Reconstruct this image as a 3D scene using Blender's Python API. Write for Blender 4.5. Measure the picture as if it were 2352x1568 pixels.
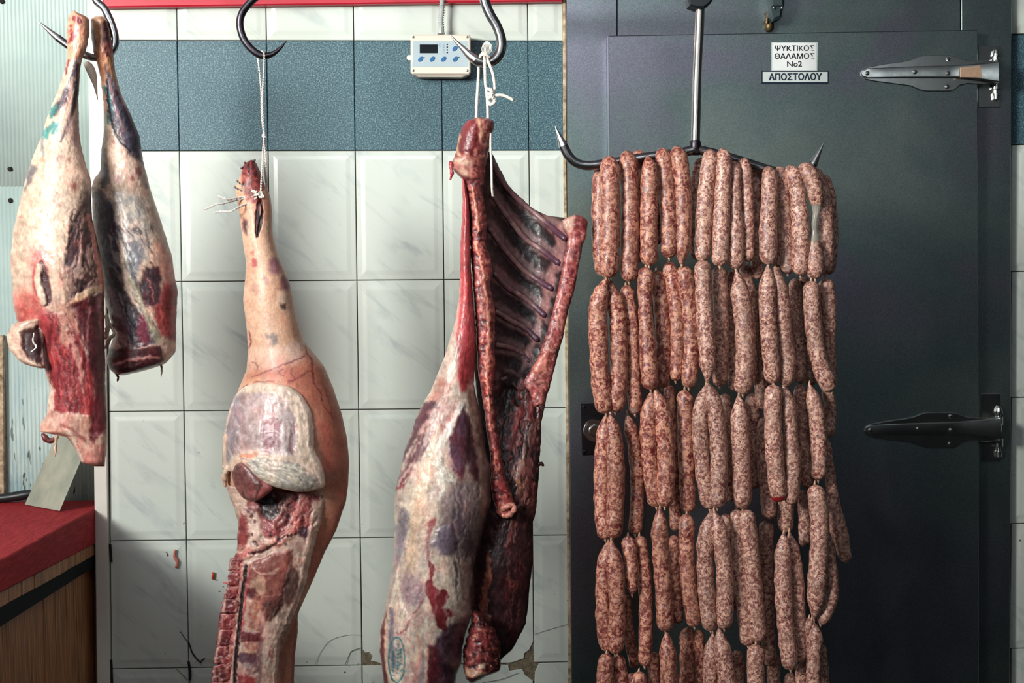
import bpy, bmesh, math, random
import numpy as np
from mathutils import Vector, Matrix

for o in list(bpy.data.objects): bpy.data.objects.remove(o)
SC = bpy.context.scene
COL = SC.collection
FW, FH = 2352, 1568
FPX = 3267.0                     # 50 mm on a 36 mm frame

# ------------------------------------------------------------------ camera
A_, B_, C_ = -0.0416, -0.0401, 0.0119
CAM = np.array([0.6308, -3.3298, 1.5184])
def _rot(a, b, c):
    ca, sa, cb, sb, cc, sc = math.cos(a), math.sin(a), math.cos(b), math.sin(b), math.cos(c), math.sin(c)
    return (np.array([[cb, -sb, 0], [sb, cb, 0], [0, 0, 1]]) @ np.array([[1, 0, 0], [0, ca, -sa], [0, sa, ca]])
            @ np.array([[cc, 0, sc], [0, 1, 0], [-sc, 0, cc]]))
RM = _rot(A_, B_, C_)
cd = bpy.data.cameras.new('camera'); cam = bpy.data.objects.new('camera', cd); COL.objects.link(cam)
cd.sensor_width = 36.0; cd.lens = 50.0; cd.clip_start = 0.05; cd.clip_end = 60
cam.matrix_world = Matrix([[RM[0, 0], RM[0, 2], -RM[0, 1], CAM[0]], [RM[1, 0], RM[1, 2], -RM[1, 1], CAM[1]],
                           [RM[2, 0], RM[2, 2], -RM[2, 1], CAM[2]], [0, 0, 0, 1]])
SC.camera = cam

# ------------------------------------------------------------------ light, exposure
SC.view_settings.view_transform = 'Standard'; SC.view_settings.look = 'None'
SC.view_settings.exposure = 0.10; SC.view_settings.gamma = 1.0; SC.view_settings.use_curve_mapping = False
wd = bpy.data.worlds.new('world'); SC.world = wd; wd.use_nodes = True
wd.node_tree.nodes['Background'].inputs[0].default_value = (0.62, 0.72, 0.80, 1)
wd.node_tree.nodes['Background'].inputs[1].default_value = 0.05
def area(name, loc, target, sx, sy, power, col):
    ld = bpy.data.lights.new(name, 'AREA'); ld.shape = 'RECTANGLE'; ld.size = sx; ld.size_y = sy
    ld.energy = power; ld.color = col
    o = bpy.data.objects.new(name, ld); COL.objects.link(o); o.location = loc
    o.rotation_euler = (Vector(target) - Vector(loc)).to_track_quat('-Z', 'Y').to_euler()
    return o
area('window_light', (-2.1, -3.5, 2.62), (0.6, 0.0, 3.5), 1.2, 1.0, 136, (0.985, 1.0, 0.955))
bpy.data.lights['window_light'].spread = math.radians(92)
area('ceiling_lamp', (0.6, -2.2, 2.80), (0.8, -0.6, 1.4), 1.3, 0.25, 9, (0.90, 0.97, 1.0))

# ------------------------------------------------------------------ helpers
def W(px, py, y):
    """the point at depth y that the given frame pixel sees (all in metres)"""
    px = np.asarray(px, float); py = np.asarray(py, float)
    d = np.stack([(px - FW / 2) / FPX, np.ones_like(px), -(py - FH / 2) / FPX], -1) @ RM.T
    t = (y - CAM[1]) / d[..., 1]
    return CAM + d * t[..., None]
def S(y): return (y - CAM[1]) / FPX          # metres per pixel at depth y

def wloc(o):
    v = np.zeros(3)
    while o is not None:
        v = v + np.array(o.location); o = o.parent
    return v
def obj(name, V, F, mat=None, parent=None, smooth=False, loc=None):
    me = bpy.data.meshes.new(name)
    V = np.asarray(V, float)
    o = bpy.data.objects.new(name, me); COL.objects.link(o)
    if parent is not None:
        o.parent = parent
    elif loc is not None:
        o.location = loc
    V = V - wloc(o)
    if isinstance(F, np.ndarray):
        me.vertices.add(len(V)); me.vertices.foreach_set('co', V.astype(np.float32).ravel())
        n, k = F.shape
        me.loops.add(n * k); me.loops.foreach_set('vertex_index', F.astype(np.int32).ravel())
        me.polygons.add(n); me.polygons.foreach_set('loop_start', (np.arange(n) * k).astype(np.int32))
        me.update(calc_edges=True)
    else:
        me.from_pydata([tuple(v) for v in V], [], [tuple(f) for f in F])
    if smooth: me.polygons.foreach_set('use_smooth', np.ones(len(me.polygons), bool))
    if mat: me.materials.append(mat)
    me.update()
    return o
def thing(name, label, cat, loc=(0, 0, 0), group=None):
    o = bpy.data.objects.new(name, None); COL.objects.link(o); o.location = [float(c) for c in loc]
    o.empty_display_size = 0.05
    o['label'] = label; o['category'] = cat
    if group: o['group'] = group
    return o
def struct(name, loc=(0, 0, 0)):
    o = bpy.data.objects.new(name, None); COL.objects.link(o); o.location = [float(c) for c in loc]; o['kind'] = 'structure'
    return o
def tag(o, label, cat, group=None):
    o['label'] = label; o['category'] = cat
    if group: o['group'] = group
    return o

class MB:
    """collects simple solids and links them as one mesh"""
    def __init__(s): s.V = []; s.F = []; s.n = 0
    def add(s, V, F):
        s.V.append(np.asarray(V, float)); s.F += [tuple(int(i) + s.n for i in f) for f in F]; s.n += len(V); return s
    def box(s, x0, x1, y0, y1, z0, z1):
        V = [(x, y, z) for x in (x0, x1) for y in (y0, y1) for z in (z0, z1)]
        return s.add(V, [(0, 1, 3, 2), (4, 6, 7, 5), (0, 4, 5, 1), (2, 3, 7, 6), (0, 2, 6, 4), (1, 5, 7, 3)])
    def prism(s, pts, yf, yb, ch=0.0):
        """pts: world (x,z) outline; front at yf, back at yb, chamfer ch"""
        P = np.asarray(pts, float); n = len(P)
        area2 = np.sum(P[:, 0] * np.roll(P[:, 1], -1) - np.roll(P[:, 0], -1) * P[:, 1])
        if area2 < 0: P = P[::-1]
        if ch > 0:
            e = np.roll(P, -1, 0) - P; e /= np.linalg.norm(e, axis=1)[:, None] + 1e-12
            nrm = np.stack([-e[:, 1], e[:, 0]], 1)
            m = nrm + np.roll(nrm, 1, 0); m /= np.maximum((m * nrm).sum(1), 0.3)[:, None]
            I = P + m * ch
            rings = [np.c_[P[:, 0], np.full(n, yb), P[:, 1]], np.c_[P[:, 0], np.full(n, yf + ch), P[:, 1]],
                     np.c_[I[:, 0], np.full(n, yf), I[:, 1]]]
        else:
            rings = [np.c_[P[:, 0], np.full(n, yb), P[:, 1]], np.c_[P[:, 0], np.full(n, yf), P[:, 1]]]
        F = []
        for r in range(len(rings) - 1):
            for i in range(n):
                j = (i + 1) % n
                F.append((r * n + i, r * n + j, (r + 1) * n + j, (r + 1) * n + i))
        F.append(tuple(range((len(rings) - 1) * n, len(rings) * n))); F.append(tuple(range(n))[::-1])
        return s.add(np.vstack(rings), F)
    def tube(s, pts, rad, seg=12, cap=True):
        P = np.asarray(pts, float); n = len(P); rad = np.broadcast_to(np.asarray(rad, float), (n,))
        T = np.gradient(P, axis=0); T /= np.linalg.norm(T, axis=1)[:, None] + 1e-12
        u = np.cross(T[0], (0.13, -1, 0.07)); u /= np.linalg.norm(u)
        V = []; th = np.arange(seg) * 2 * math.pi / seg
        for i in range(n):
            u = u - T[i] * (u @ T[i]); u /= np.linalg.norm(u); v = np.cross(T[i], u)
            V.append(P[i] + rad[i] * (np.cos(th)[:, None] * u + np.sin(th)[:, None] * v))
        F = [(i * seg + k, i * seg + (k + 1) % seg, (i + 1) * seg + (k + 1) % seg, (i + 1) * seg + k)
             for i in range(n - 1) for k in range(seg)]
        if cap: F += [tuple(range(seg))[::-1], tuple(range((n - 1) * seg, n * seg))]
        return s.add(np.vstack(V), F)
    def build(s, name, mat=None, parent=None, smooth=False, loc=None):
        o = obj(name, np.vstack(s.V), s.F, mat, parent, smooth, loc)
        if smooth == 'auto':
            pass
        return o
def autosmooth(o, deg=40):
    me = o.data
    bm = bmesh.new(); bm.from_mesh(me)
    for f in bm.faces: f.smooth = True
    for e in bm.edges:
        if len(e.link_faces) == 2 and e.calc_face_angle(0) > math.radians(deg): e.smooth = False
    bm.to_mesh(me); bm.free(); return o
def PX(pts, y):
    w = W([p[0] for p in pts], [p[1] for p in pts], y); return w[:, [0, 2]]
def plate(name, pts, yf, t, mat, parent, ch=0.0, loc=None):
    return MB().prism(PX(pts, yf), yf, yf + t, ch).build(name, mat, parent, loc=loc)
def spline(pts, n):
    """Catmull-Rom through the points (any dimension), n samples"""
    P = np.asarray(pts, float); P = np.vstack([2 * P[0] - P[1], P, 2 * P[-1] - P[-2]])
    d = np.linalg.norm(np.diff(P[1:-1], axis=0), axis=1); c = np.r_[0, np.cumsum(d)]
    s = np.linspace(0, c[-1], n); out = []
    for v in s:
        i = min(int(np.searchsorted(c, v, side='right')) - 1, len(c) - 2); t = (v - c[i]) / max(c[i + 1] - c[i], 1e-9)
        a, b, e, f = P[i:i + 4]
        out.append(0.5 * (2 * b + (e - a) * t + (2 * a - 5 * b + 4 * e - f) * t * t + (3 * b - a - 3 * e + f) * t ** 3))
    return np.array(out)

def lin(c):
    c = np.asarray(c, float) / 255.0
    return np.where(c <= 0.04045, c / 12.92, ((c + 0.055) / 1.055) ** 2.4)
def rgba(c, k=1.0):
    v = np.clip(lin(c) * k, 0, 1); return (v[0], v[1], v[2], 1)

class NT:
    def __init__(s, name, **kw):
        s.m = bpy.data.materials.new(name); s.m.use_nodes = True; s.t = s.m.node_tree
        s.b = s.t.nodes['Principled BSDF']
        for k, v in kw.items(): s.b.inputs[k.replace('_', ' ')].default_value = v
    def n(s, typ, ins=None, **at):
        x = s.t.nodes.new(typ)
        for k, v in at.items(): setattr(x, k, v)
        for k, v in (ins or {}).items():
            if isinstance(v, bpy.types.NodeSocket): s.t.links.new(v, x.inputs[k])
            else: x.inputs[k].default_value = v
        return x
    def coord(s, scale=(1, 1, 1), kind='Object', rot=(0, 0, 0)):
        c = s.n('ShaderNodeTexCoord') if kind != 'World' else s.n('ShaderNodeNewGeometry')
        m = s.n('ShaderNodeMapping', {'Vector': c.outputs['Position' if kind == 'World' else kind], 'Scale': scale, 'Rotation': rot})
        return m.outputs[0]
    def noise(s, vec, scale, detail=3, rough=0.55, dist=0.0):
        return s.n('ShaderNodeTexNoise', {'Vector': vec, 'Scale': scale, 'Detail': detail, 'Roughness': rough, 'Distortion': dist}).outputs['Fac']
    def ramp(s, fac, stops, interp='LINEAR'):
        r = s.n('ShaderNodeValToRGB', {'Fac': fac}); cr = r.color_ramp; cr.interpolation = interp
        while len(cr.elements) < len(stops): cr.elements.new(0.5)
        for e, (p, c) in zip(cr.elements, stops):
            e.position = p; e.color = c if len(c) == 4 else (*c, 1)
        return r.outputs[0]
    def mix(s, fac, a, b, mode='MIX'):
        x = s.n('ShaderNodeMix', data_type='RGBA', blend_type=mode)
        for k, v in ((0, fac), (6, a), (7, b)):
            if isinstance(v, bpy.types.NodeSocket): s.t.links.new(v, x.inputs[k])
            else: x.inputs[k].default_value = v
        return x.outputs[2]
    def math(s, op, a, b=0.0, c=0.0):
        x = s.n('ShaderNodeMath', operation=op)
        for k, v in ((0, a), (1, b), (2, c)):
            if isinstance(v, bpy.types.NodeSocket): s.t.links.new(v, x.inputs[k])
            else: x.inputs[k].default_value = v
        return x.outputs[0]
    def bump(s, h, strength=0.3, dist=0.002):
        x = s.n('ShaderNodeBump', {'Height': h, 'Strength': strength, 'Distance': dist}); s.t.links.new(x.outputs[0], s.b.inputs['Normal']); return x
    def base(s, c): s.t.links.new(c, s.b.inputs['Base Color'])
    def rough(s, c): s.t.links.new(c, s.b.inputs['Roughness'])
BW = [(0.0, (0, 0, 0)), (1.0, (1, 1, 1))]
def BWr(a, b): return [(a, (0, 0, 0)), (b, (1, 1, 1))]

# ------------------------------------------------------------------ materials
def m_tile():
    t = NT('white_tile', Roughness=0.22); v = t.coord(kind='World')
    vr = t.n('ShaderNodeMapping', {'Vector': v, 'Rotation': (0, math.radians(-42), 0)}).outputs[0]
    vs = t.n('ShaderNodeMapping', {'Vector': vr, 'Scale': (0.35, 1, 1.5)}).outputs[0]
    n1 = t.noise(vs, 17, 5, 0.6, 0.7)
    n2 = t.noise(v, 9, 3)
    f = t.math('MULTIPLY', t.ramp(n1, BWr(0.52, 0.72)), t.ramp(n2, BWr(0.35, 0.65)))
    c = t.mix(f, rgba((202, 209, 201)), rgba((156, 168, 170)))
    n3 = t.noise(v, 1.7, 3)
    c = t.mix(t.math('MULTIPLY', t.ramp(n3, BWr(0.35, 0.7)), 0.35), c, rgba((198, 198, 184)))
    sp = t.noise(v, 75, 2, 0.5); sel = t.noise(v, 4.2, 2)
    spm = t.ramp(t.math('ADD', sp, t.math('MULTIPLY', sel, 0.22)), BWr(0.865, 0.885))
    g = t.n('ShaderNodeSeparateXYZ', {'Vector': v}).outputs[2]
    low = t.n('ShaderNodeMapRange', {'Value': g, 'From Min': 1.35, 'From Max': 0.9}).outputs[0]
    c = t.mix(t.math('MULTIPLY', spm, t.math('MULTIPLY', low, 0.9)), c, rgba((38, 33, 30)))
    t.base(c); t.bump(t.noise(v, 14, 2), 0.06, 0.004); return t.m
def m_teal():
    t = NT('speckled_teal_tile', Roughness=0.5); v = t.coord(kind='World')
    n = t.noise(v, 330, 2, 0.6)
    c = t.ramp(n, [(0.3, rgba((18, 44, 58))), (0.5, rgba((52, 86, 96))), (0.72, rgba((122, 156, 154)))])
    c2 = t.mix(t.math('MULTIPLY', t.noise(v, 2.2, 2), 0.35), c, rgba((60, 78, 100)))
    t.base(c2); return t.m
def m_plain(name, col, rough=0.5, metal=0.0, nscale=30, amt=0.15, dark=None, bump=0.0, spec=0.5):
    t = NT(name, Roughness=rough, Metallic=metal); t.b.inputs['Specular IOR Level'].default_value = spec; v = t.coord(kind='World')
    n = t.noise(v, nscale, 4)
    t.base(t.mix(t.math('MULTIPLY', t.ramp(n, BWr(0.3, 0.75)), amt * 2), rgba(col), rgba(dark if dark else tuple(c * 0.55 for c in col))))
    if bump: t.bump(n, bump, 0.003)
    return t.m
def m_steel_panel():
    t = NT('brushed_grey_steel', Metallic=1.0, Roughness=0.42); v = t.coord(kind='World')
    n = t.noise(v, 1.6, 4, 0.6, 0.5)
    c = t.ramp(n, [(0.38, rgba((134, 128, 148))), (0.5, rgba((124, 142, 142))), (0.62, rgba((146, 160, 152)))])
    vs = t.n('ShaderNodeMapping', {'Vector': v, 'Scale': (1, 1, 30)}).outputs[0]
    vf = t.noise(v, 420, 2, 0.7)
    c = t.mix(0.35, c, t.ramp(vf, [(0.3, rgba((80, 94, 94))), (0.7, rgba((178, 188, 184)))]))
    t.base(c)
    smear = t.noise(t.n('ShaderNodeMapping', {'Vector': v, 'Scale': (2.2, 1, 1)}).outputs[0], 3.2, 5, 0.6, 1.2)
    t.rough(t.n('ShaderNodeMapRange', {'Value': smear, 'To Min': 0.30, 'To Max': 0.46}).outputs[0])
    t.bump(t.noise(v, 5, 3), 0.05, 0.01); return t.m
def m_metal(name, col, rough, nscale=60, amt=0.2, dark=None):
    t = NT(name, Metallic=1.0, Roughness=rough); v = t.coord(kind='World')
    n = t.noise(v, nscale, 4, 0.65)
    t.base(t.mix(t.math('MULTIPLY', t.ramp(n, BWr(0.45, 0.75)), amt), rgba(col), rgba(dark or (70, 60, 55))))
    t.rough(t.n('ShaderNodeMapRange', {'Value': n, 'To Min': rough * 0.7, 'To Max': rough * 1.4}).outputs[0]); return t.m
def m_grout():
    t = NT('dirty_grout', Roughness=0.9); v = t.coord(kind='World')
    n = t.noise(v, 9, 4)
    t.base(t.ramp(n, [(0.35, rgba((52, 46, 42))), (0.6, rgba((88, 80, 70))), (0.8, rgba((120, 112, 100)))])); return t.m
def m_cement():
    t = NT('crumbly_cement', Roughness=0.95); v = t.coord(kind='World', scale=(1, 1, 0.7), rot=(0, 0.7, 0))
    n = t.noise(v, 120, 5, 0.7)
    t.base(t.ramp(n, [(0.3, rgba((70, 64, 52))), (0.55, rgba((122, 110, 90))), (0.75, rgba((150, 134, 104)))])); t.bump(n, 0.8, 0.004); return t.m
def m_wood():
    t = NT('oiled_wood', Roughness=0.55); v = t.coord(kind='World', scale=(1, 1, 0.07))
    n = t.noise(v, 130, 5, 0.6); n2 = t.noise(t.coord(kind='World'), 7, 3)
    c = t.ramp(n, [(0.3, rgba((96, 54, 26))), (0.5, rgba((172, 110, 62))), (0.7, rgba((206, 150, 92)))])
    t.base(t.mix(t.math('MULTIPLY', n2, 0.5), c, rgba((96, 64, 44)))); t.bump(n, 0.2, 0.002); return t.m
def m_red_board():
    t = NT('red_cutting_board', Roughness=0.8); v = t.coord(kind='World'); v2 = t.coord(kind='World', scale=(1, 0.12, 1), rot=(0, 0, 0.5))
    n = t.noise(v2, 170, 4, 0.65); n2 = t.noise(v, 420, 2)
    c = t.mix(t.ramp(n, BWr(0.4, 0.75)), rgba((138, 16, 30)), rgba((178, 46, 50)))
    c = t.mix(t.math('MULTIPLY', t.ramp(n2, BWr(0.6, 0.8)), 0.4), c, rgba((225, 150, 140)))
    t.b.inputs['Specular IOR Level'].default_value = 0.2
    t.base(c); t.bump(n, 0.4, 0.002); return t.m
def m_fluted():
    t = NT('fluted_white_plastic', Roughness=0.45); v = t.coord(kind='World')
    z = t.n('ShaderNodeSeparateXYZ', {'Vector': v}).outputs[2]
    low = t.n('ShaderNodeMapRange', {'Value': z, 'From Min': 1.5, 'From Max': 1.0}).outputs[0]
    vs = t.n('ShaderNodeMapping', {'Vector': v, 'Scale': (1, 1, 0.25)}).outputs[0]
    n = t.noise(vs, 26, 5, 0.65, 0.4); n2 = t.noise(v, 6, 3)
    c = t.mix(t.ramp(n2, BWr(0.3, 0.7)), rgba((176, 192, 186)), rgba((156, 174, 170)))
    c = t.mix(t.math('MULTIPLY', t.math('MULTIPLY', t.ramp(n, BWr(0.48, 0.62)), low), 0.85), c, rgba((120, 150, 160)))
    n3 = t.noise(vs, 70, 2, 0.5)
    c = t.mix(t.math('MULTIPLY', t.ramp(n3, BWr(0.635, 0.66)), low), c, rgba((40, 34, 30)))
    t.base(c); return t.m
M = dict(tile=m_tile(), teal=m_teal(), steel=m_steel_panel(), grout=m_grout(), cement=m_cement(), wood=m_wood(),
         red=m_red_board(), fluted=m_fluted(),
         trim=m_plain('white_trim', (218, 214, 204), 0.45, nscale=12, amt=0.1, dark=(170, 160, 145)),
         redband=m_plain('red_paint', (196, 30, 52), 0.4, nscale=9, amt=0.12, dark=(140, 16, 34)),
         caulk=m_plain('stained_caulk', (205, 180, 150), 0.8, nscale=70, amt=0.5, dark=(92, 66, 40), bump=0.5),
         chrome=m_metal('scratched_chrome', (215, 218, 214), 0.20, 25, 0.45, (120, 118, 116)),
         hook=m_metal('hook_steel', (150, 150, 152), 0.27, 40, 0.7, (58, 52, 56)),
         darkhook=m_metal('blackened_steel', (74, 70, 76), 0.36, 40, 0.7, (22, 20, 22)),
         point=m_metal('ground_steel', (205, 205, 205), 0.28, 80, 0.3),
         rod=m_metal('polished_rod_steel', (206, 204, 198), 0.22, 50, 0.35, (120, 92, 66)),
         black=m_plain('black_plastic', (26, 30, 32), 0.4, amt=0.1),
         blackpaint=m_plain('navy_black_paint', (10, 14, 22), 0.8, amt=0.15, spec=0.15),
         beige=m_plain('beige_plastic', (226, 214, 198), 0.45, nscale=25, amt=0.08, dark=(196, 170, 140)),
         facegrey=m_plain('grey_face_label', (172, 186, 192), 0.35, amt=0.05),
         screen=m_plain('dark_display', (16, 22, 28), 0.12, amt=0.1),
         blue=m_plain('blue_button', (28, 96, 150), 0.4, amt=0.1),
         paper=m_plain('white_paper', (226, 228, 226), 0.6, amt=0.03),
         ink=m_plain('black_ink', (18, 20, 28), 0.6, amt=0.0),
         navyink=m_plain('navy_ink', (16, 30, 48), 0.5, amt=0.0),
         plateface=m_plain('silver_plate', (196, 204, 200), 0.4, amt=0.04),
         conduit=m_plain('grey_conduit', (176, 182, 178), 0.45, amt=0.1),
         greydark=m_plain('green_grey_casting', (52, 66, 70), 0.45, nscale=60, amt=0.3),
         brass=m_metal('tarnished_brass', (112, 92, 66), 0.5, 160, 0.9),
         rope=m_plain('white_rope_fibre', (232, 226, 214), 0.8, nscale=300, amt=0.15, dark=(186, 174, 156)),
         twine=m_plain('butcher_twine', (214, 206, 198), 0.8, nscale=200, amt=0.25, dark=(140, 120, 112)),
         blade=m_plain('dull_blade_steel', (196, 196, 176), 0.45, 0.35, 14, 0.3, (96, 112, 108)),
         floor=m_plain('dark_floor', (34, 33, 34), 0.35, nscale=4, amt=0.2),
         wallpaint=m_plain('dim_room_paint', (30, 36, 40), 0.8, nscale=2, amt=0.1),
         ceiling=m_plain('ceiling_paint', (176, 174, 188), 0.8, nscale=2, amt=0.1),
         hole=m_plain('dark_hole', (24, 20, 18), 0.9, amt=0.1),
         lettergrey=m_plain('faded_blue_print', (120, 160, 182), 0.5, amt=0.0))

# ------------------------------------------------------------------ room shell
R_X0, R_X1, R_Y0, CEIL = -2.6, 3.4, -5.6, 2.9
MB().box(R_X0, R_X1, R_Y0, 0.30, -0.06, 0.0).build('floor', M['floor'])['kind'] = 'structure'
MB().box(R_X0, R_X1, R_Y0, 0.30, CEIL, CEIL + 0.06).build('ceiling', M['ceiling'])['kind'] = 'structure'
MB().box(R_X1, R_X1 + 0.06, R_Y0, 0.30, 0, CEIL).build('wall_right', M['wallpaint'])['kind'] = 'structure'
MB().box(R_X0 - 0.06, R_X0, R_Y0, 0.30, 0, CEIL).build('wall_far_left', M['wallpaint'])['kind'] = 'structure'
MB().box(R_X0, R_X1, R_Y0 - 0.06, R_Y0, 0, CEIL).build('wall_front', M['wallpaint'])['kind'] = 'structure'
# unseen glowing panel added behind the camera for the steel door to reflect
t = NT('glow_sheet', Roughness=0.3); t.b.inputs['Base Color'].default_value = (0.7, 0.75, 0.8, 1)
t.b.inputs['Emission Color'].default_value = (0.80, 0.88, 0.92, 1); t.b.inputs['Emission Strength'].default_value = 1.15; M['glow'] = t.m
w1 = struct('glow_panel', (0.4, R_Y0, 2.2))
MB().box(-0.5, 3.3, R_Y0 + 0.005, R_Y0 + 0.02, 2.05, 2.84).build('panel_sheet', M['glow'], w1)
for x in (-0.53, 0.75, 2.03, 3.31): MB().box(x - 0.03, x + 0.03, R_Y0, R_Y0 + 0.06, 1.99, 2.89).build('panel_bar', M['trim'], w1)
for z_ in (2.02, 2.86): MB().box(-0.56, 3.34, R_Y0, R_Y0 + 0.06, z_ - 0.03, z_ + 0.03).build('panel_frame', M['trim'], w1)

# grout lines of the tiled wall, in frame pixels (read off the photograph)
VL = [((239, 92), (256, 1534)), ((407, 92), (433.4, 1534)), ((615.7 - 3.7, 92), (633.5, 1531)), ((816 - 3.3, 92), (831.5, 1529.6)),
      ((1016.3 - 2.8, 92), (1029.5, 1525)), ((1212.6, 92), (1226.4, 1521)), ((1294, 92), (1308, 1521))]
HL = [((240, -208), (1290, -204)), ((240, 92.5), (1290, 94)), ((240, 346.5), (1290, 344.6)), ((250, 647.5), (1300, 640)),
      ((250, 945), (1300, 936)), ((255, 1242), (1300, 1228.5)), ((262, 1536), (1300, 1520)), ((262, 1834), (1300, 1814))]
def isect(a, b):
    (x1, y1), (x2, y2) = a; (x3, y3), (x4, y4) = b
    d = (x1 - x2) * (y3 - y4) - (y1 - y2) * (x3 - x4)
    p, q = x1 * y2 - y1 * x2, x3 * y4 - y3 * x4
    return ((p * (x3 - x4) - (x1 - x2) * q) / d, (p * (y3 - y4) - (y1 - y2) * q) / d)
wb = struct('wall_back')
p = W([236, 1296], [900, 900], 0.0)
backing = MB()
backing.prism(np.r_[PX([(222, -500), (1300, -500)], 0), PX([(1322, 2600), (244, 2600)], 0)], 0.0045, 0.16)
xr = W([2322], [784], 0)[0][0]
backing.box(xr - 0.01, R_X1, 0.0045, 0.16, 0.0, CEIL)
backing.build('grout_bed', M['grout'], wb)

def tile_mesh(q, gap, raised, chip=None):
    """q: four world corners (x,z) TL TR BR BL; returns verts/faces of a tile with a sloping border"""
    q = np.asarray(q, float); c = q.mean(0)
    def inset(P, d):
        n = len(P); e = np.roll(P, -1, 0) - P; e /= np.linalg.norm(e, axis=1)[:, None]
        nr = np.stack([e[:, 1], -e[:, 0]], 1)
        if ((c - P[0]) @ nr[0]) < 0: nr = -nr
        m = nr + np.roll(nr, 1, 0); m /= np.maximum((m * nr).sum(1), 0.35)[:, None]
        return P + m * d
    o = inset(q, gap) if chip is None else chip
    n = len(o)
    if raised: prof = [(0, 0.006), (0, -0.0012), (0.0010, -0.0022), (0.011, -0.0030), (0.020, -0.0046), (0.0225, -0.0048)]
    else: prof = [(0, 0.006), (0, -0.0015), (0.0012, -0.0028)]
    V = []; F = []
    for d, y in prof:
        P = o if d == 0 else inset(o, d)
        V += [(a[0], y, a[1]) for a in P]
    for r in range(len(prof) - 1):
        for i in range(n):
            j = (i + 1) % n
            F.append((r * n + i, (r + 1) * n + i, (r + 1) * n + j, r * n + j))
    F.append(tuple(range((len(prof) - 1) * n, len(prof) * n))[::-1])
    return V, F
chips = {(2, 6): None}
for ci in range(len(VL) - 1):
    for ri in range(len(HL) - 1):
        cs = [isect(VL[ci], HL[ri]), isect(VL[ci + 1], HL[ri]), isect(VL[ci + 1], HL[ri + 1]), isect(VL[ci], HL[ri + 1])]
        g = 1.15
        x0, y0 = cs[0]; teal = ri == 1
        q = PX(cs, -0.002); gap = 0.0007 if teal else 0.0011
        chip = None
        # broken corners
        A = [np.array(c) for c in cs]
        if (ci, ri) == (3, 5):   # bottom-left corner off
            cp = [(A[0][0] + g, A[0][1] + g), (A[1][0] - g, A[1][1] + g), (A[2][0] - g, A[2][1] - g), (876, A[3][1] - 2),
                  (868, 1521), (852, 1517), (856, 1507), (848, 1498), (840, 1499), (833, 1491)]
            chip = PX(cp, -0.002)
        if (ci, ri) == (4, 5):   # bottom-right corner off
            cp = [(A[0][0] + g, A[0][1] + g), (A[1][0] - g, A[1][1] + g), (1225, 1473), (1216, 1492), (1205, 1500), (1203, 1512), (1180, 1520), (1170, 1522),
                  (A[3][0] + g, A[3][1] - g)]
            chip = PX(cp, -0.002)
        if (ci, ri) == (4, 6):
            cp = [(A[0][0] + g, A[0][1] + g), (1168, 1527), (1170, 1540), (1200, 1536), (1206, 1549), (1224, 1563),
                  (A[2][0] - g, A[2][1] - g), (A[3][0] + g, A[3][1] - g)]
            chip = PX(cp, -0.002)
        if (ci, ri) == (5, 6):
            cp = [(1238, 1523), (A[1][0] - g, A[1][1] + g), (A[2][0] - g, A[2][1] - g), (A[3][0] + g, A[3][1] - g), (1228, 1560), (1229, 1542)]
            chip = PX(cp, -0.002)
        V, F = tile_mesh(q, gap, not teal, chip)
        if chip is not None:
            V, F = tile_mesh(q, gap, False, chip)
        obj('tile', V, F, M['teal'] if teal else M['tile'], wb)
# crumbly cement where corners have broken away
for P in ([(831, 1488), (845, 1494), (858, 1505), (856, 1516), (872, 1522), (880, 1530), (831, 1531)],
          [(1229, 1462), (1229, 1520), (1240, 1520), (1232, 1545), (1230, 1566), (1220, 1560), (1204, 1551), (1198, 1540), (1166, 1544), (1162, 1518), (1200, 1508), (1214, 1486)]):
    plate('exposed_cement', P, 0.0005, 0.006, M['cement'], wb)
# right-hand strip of tiles beyond the cold-room door
HR = [-210, 78.5, 332.6, 623.5, 913, 1202.5, 1489, 1776]
for ri in range(len(HR) - 1):
    ya, yb = HR[ri], HR[ri + 1]
    cs = [(2324, ya), (2512, ya - 3), (2504, yb - 5), (2318, yb)]
    V, F = tile_mesh(PX(cs, -0.002), 0.0009, ri != 1)
    obj('tile', V, F, M['teal'] if ri == 1 else M['tile'], wb)
# cracks as thin dark scores standing in the glaze
def hair(pts, w=0.9, nm='crack', y=-0.0071, mt='hole'):
    P = W([a[0] for a in pts], [a[1] for a in pts], y)
    MB().tube(spline(P, max(6, len(pts) * 5)), w * S(0) * 0.5, 5).build(nm, M[mt], wb)
hair([(723, 1528), (735, 1500), (760, 1470), (800, 1458), (830, 1458)], 0.7)
hair([(792, 1528), (800, 1508), (808, 1495), (829, 1487)], 1.2)
hair([(1228, 1456), (1260, 1446), (1304, 1433)], 0.7)
hair([(1108, 1567), (1150, 1560), (1190, 1545)], 1.0)
hair([(405, 1535), (418, 1548), (432, 1562)], 1.1)
hair([(434, 1475), (441, 1497), (450, 1510), (462, 1522)], 3.2)
hair([(458, 1520), (470, 1511)], 2.4)
hair([(414, 1450), (424, 1464), (433, 1476)], 1.6)
hair([(433, 1518), (437, 1545), (436, 1562)], 6)
hair([(253, 1250), (256, 1290)], 6); hair([(255, 1515), (258, 1600)], 7)
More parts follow.
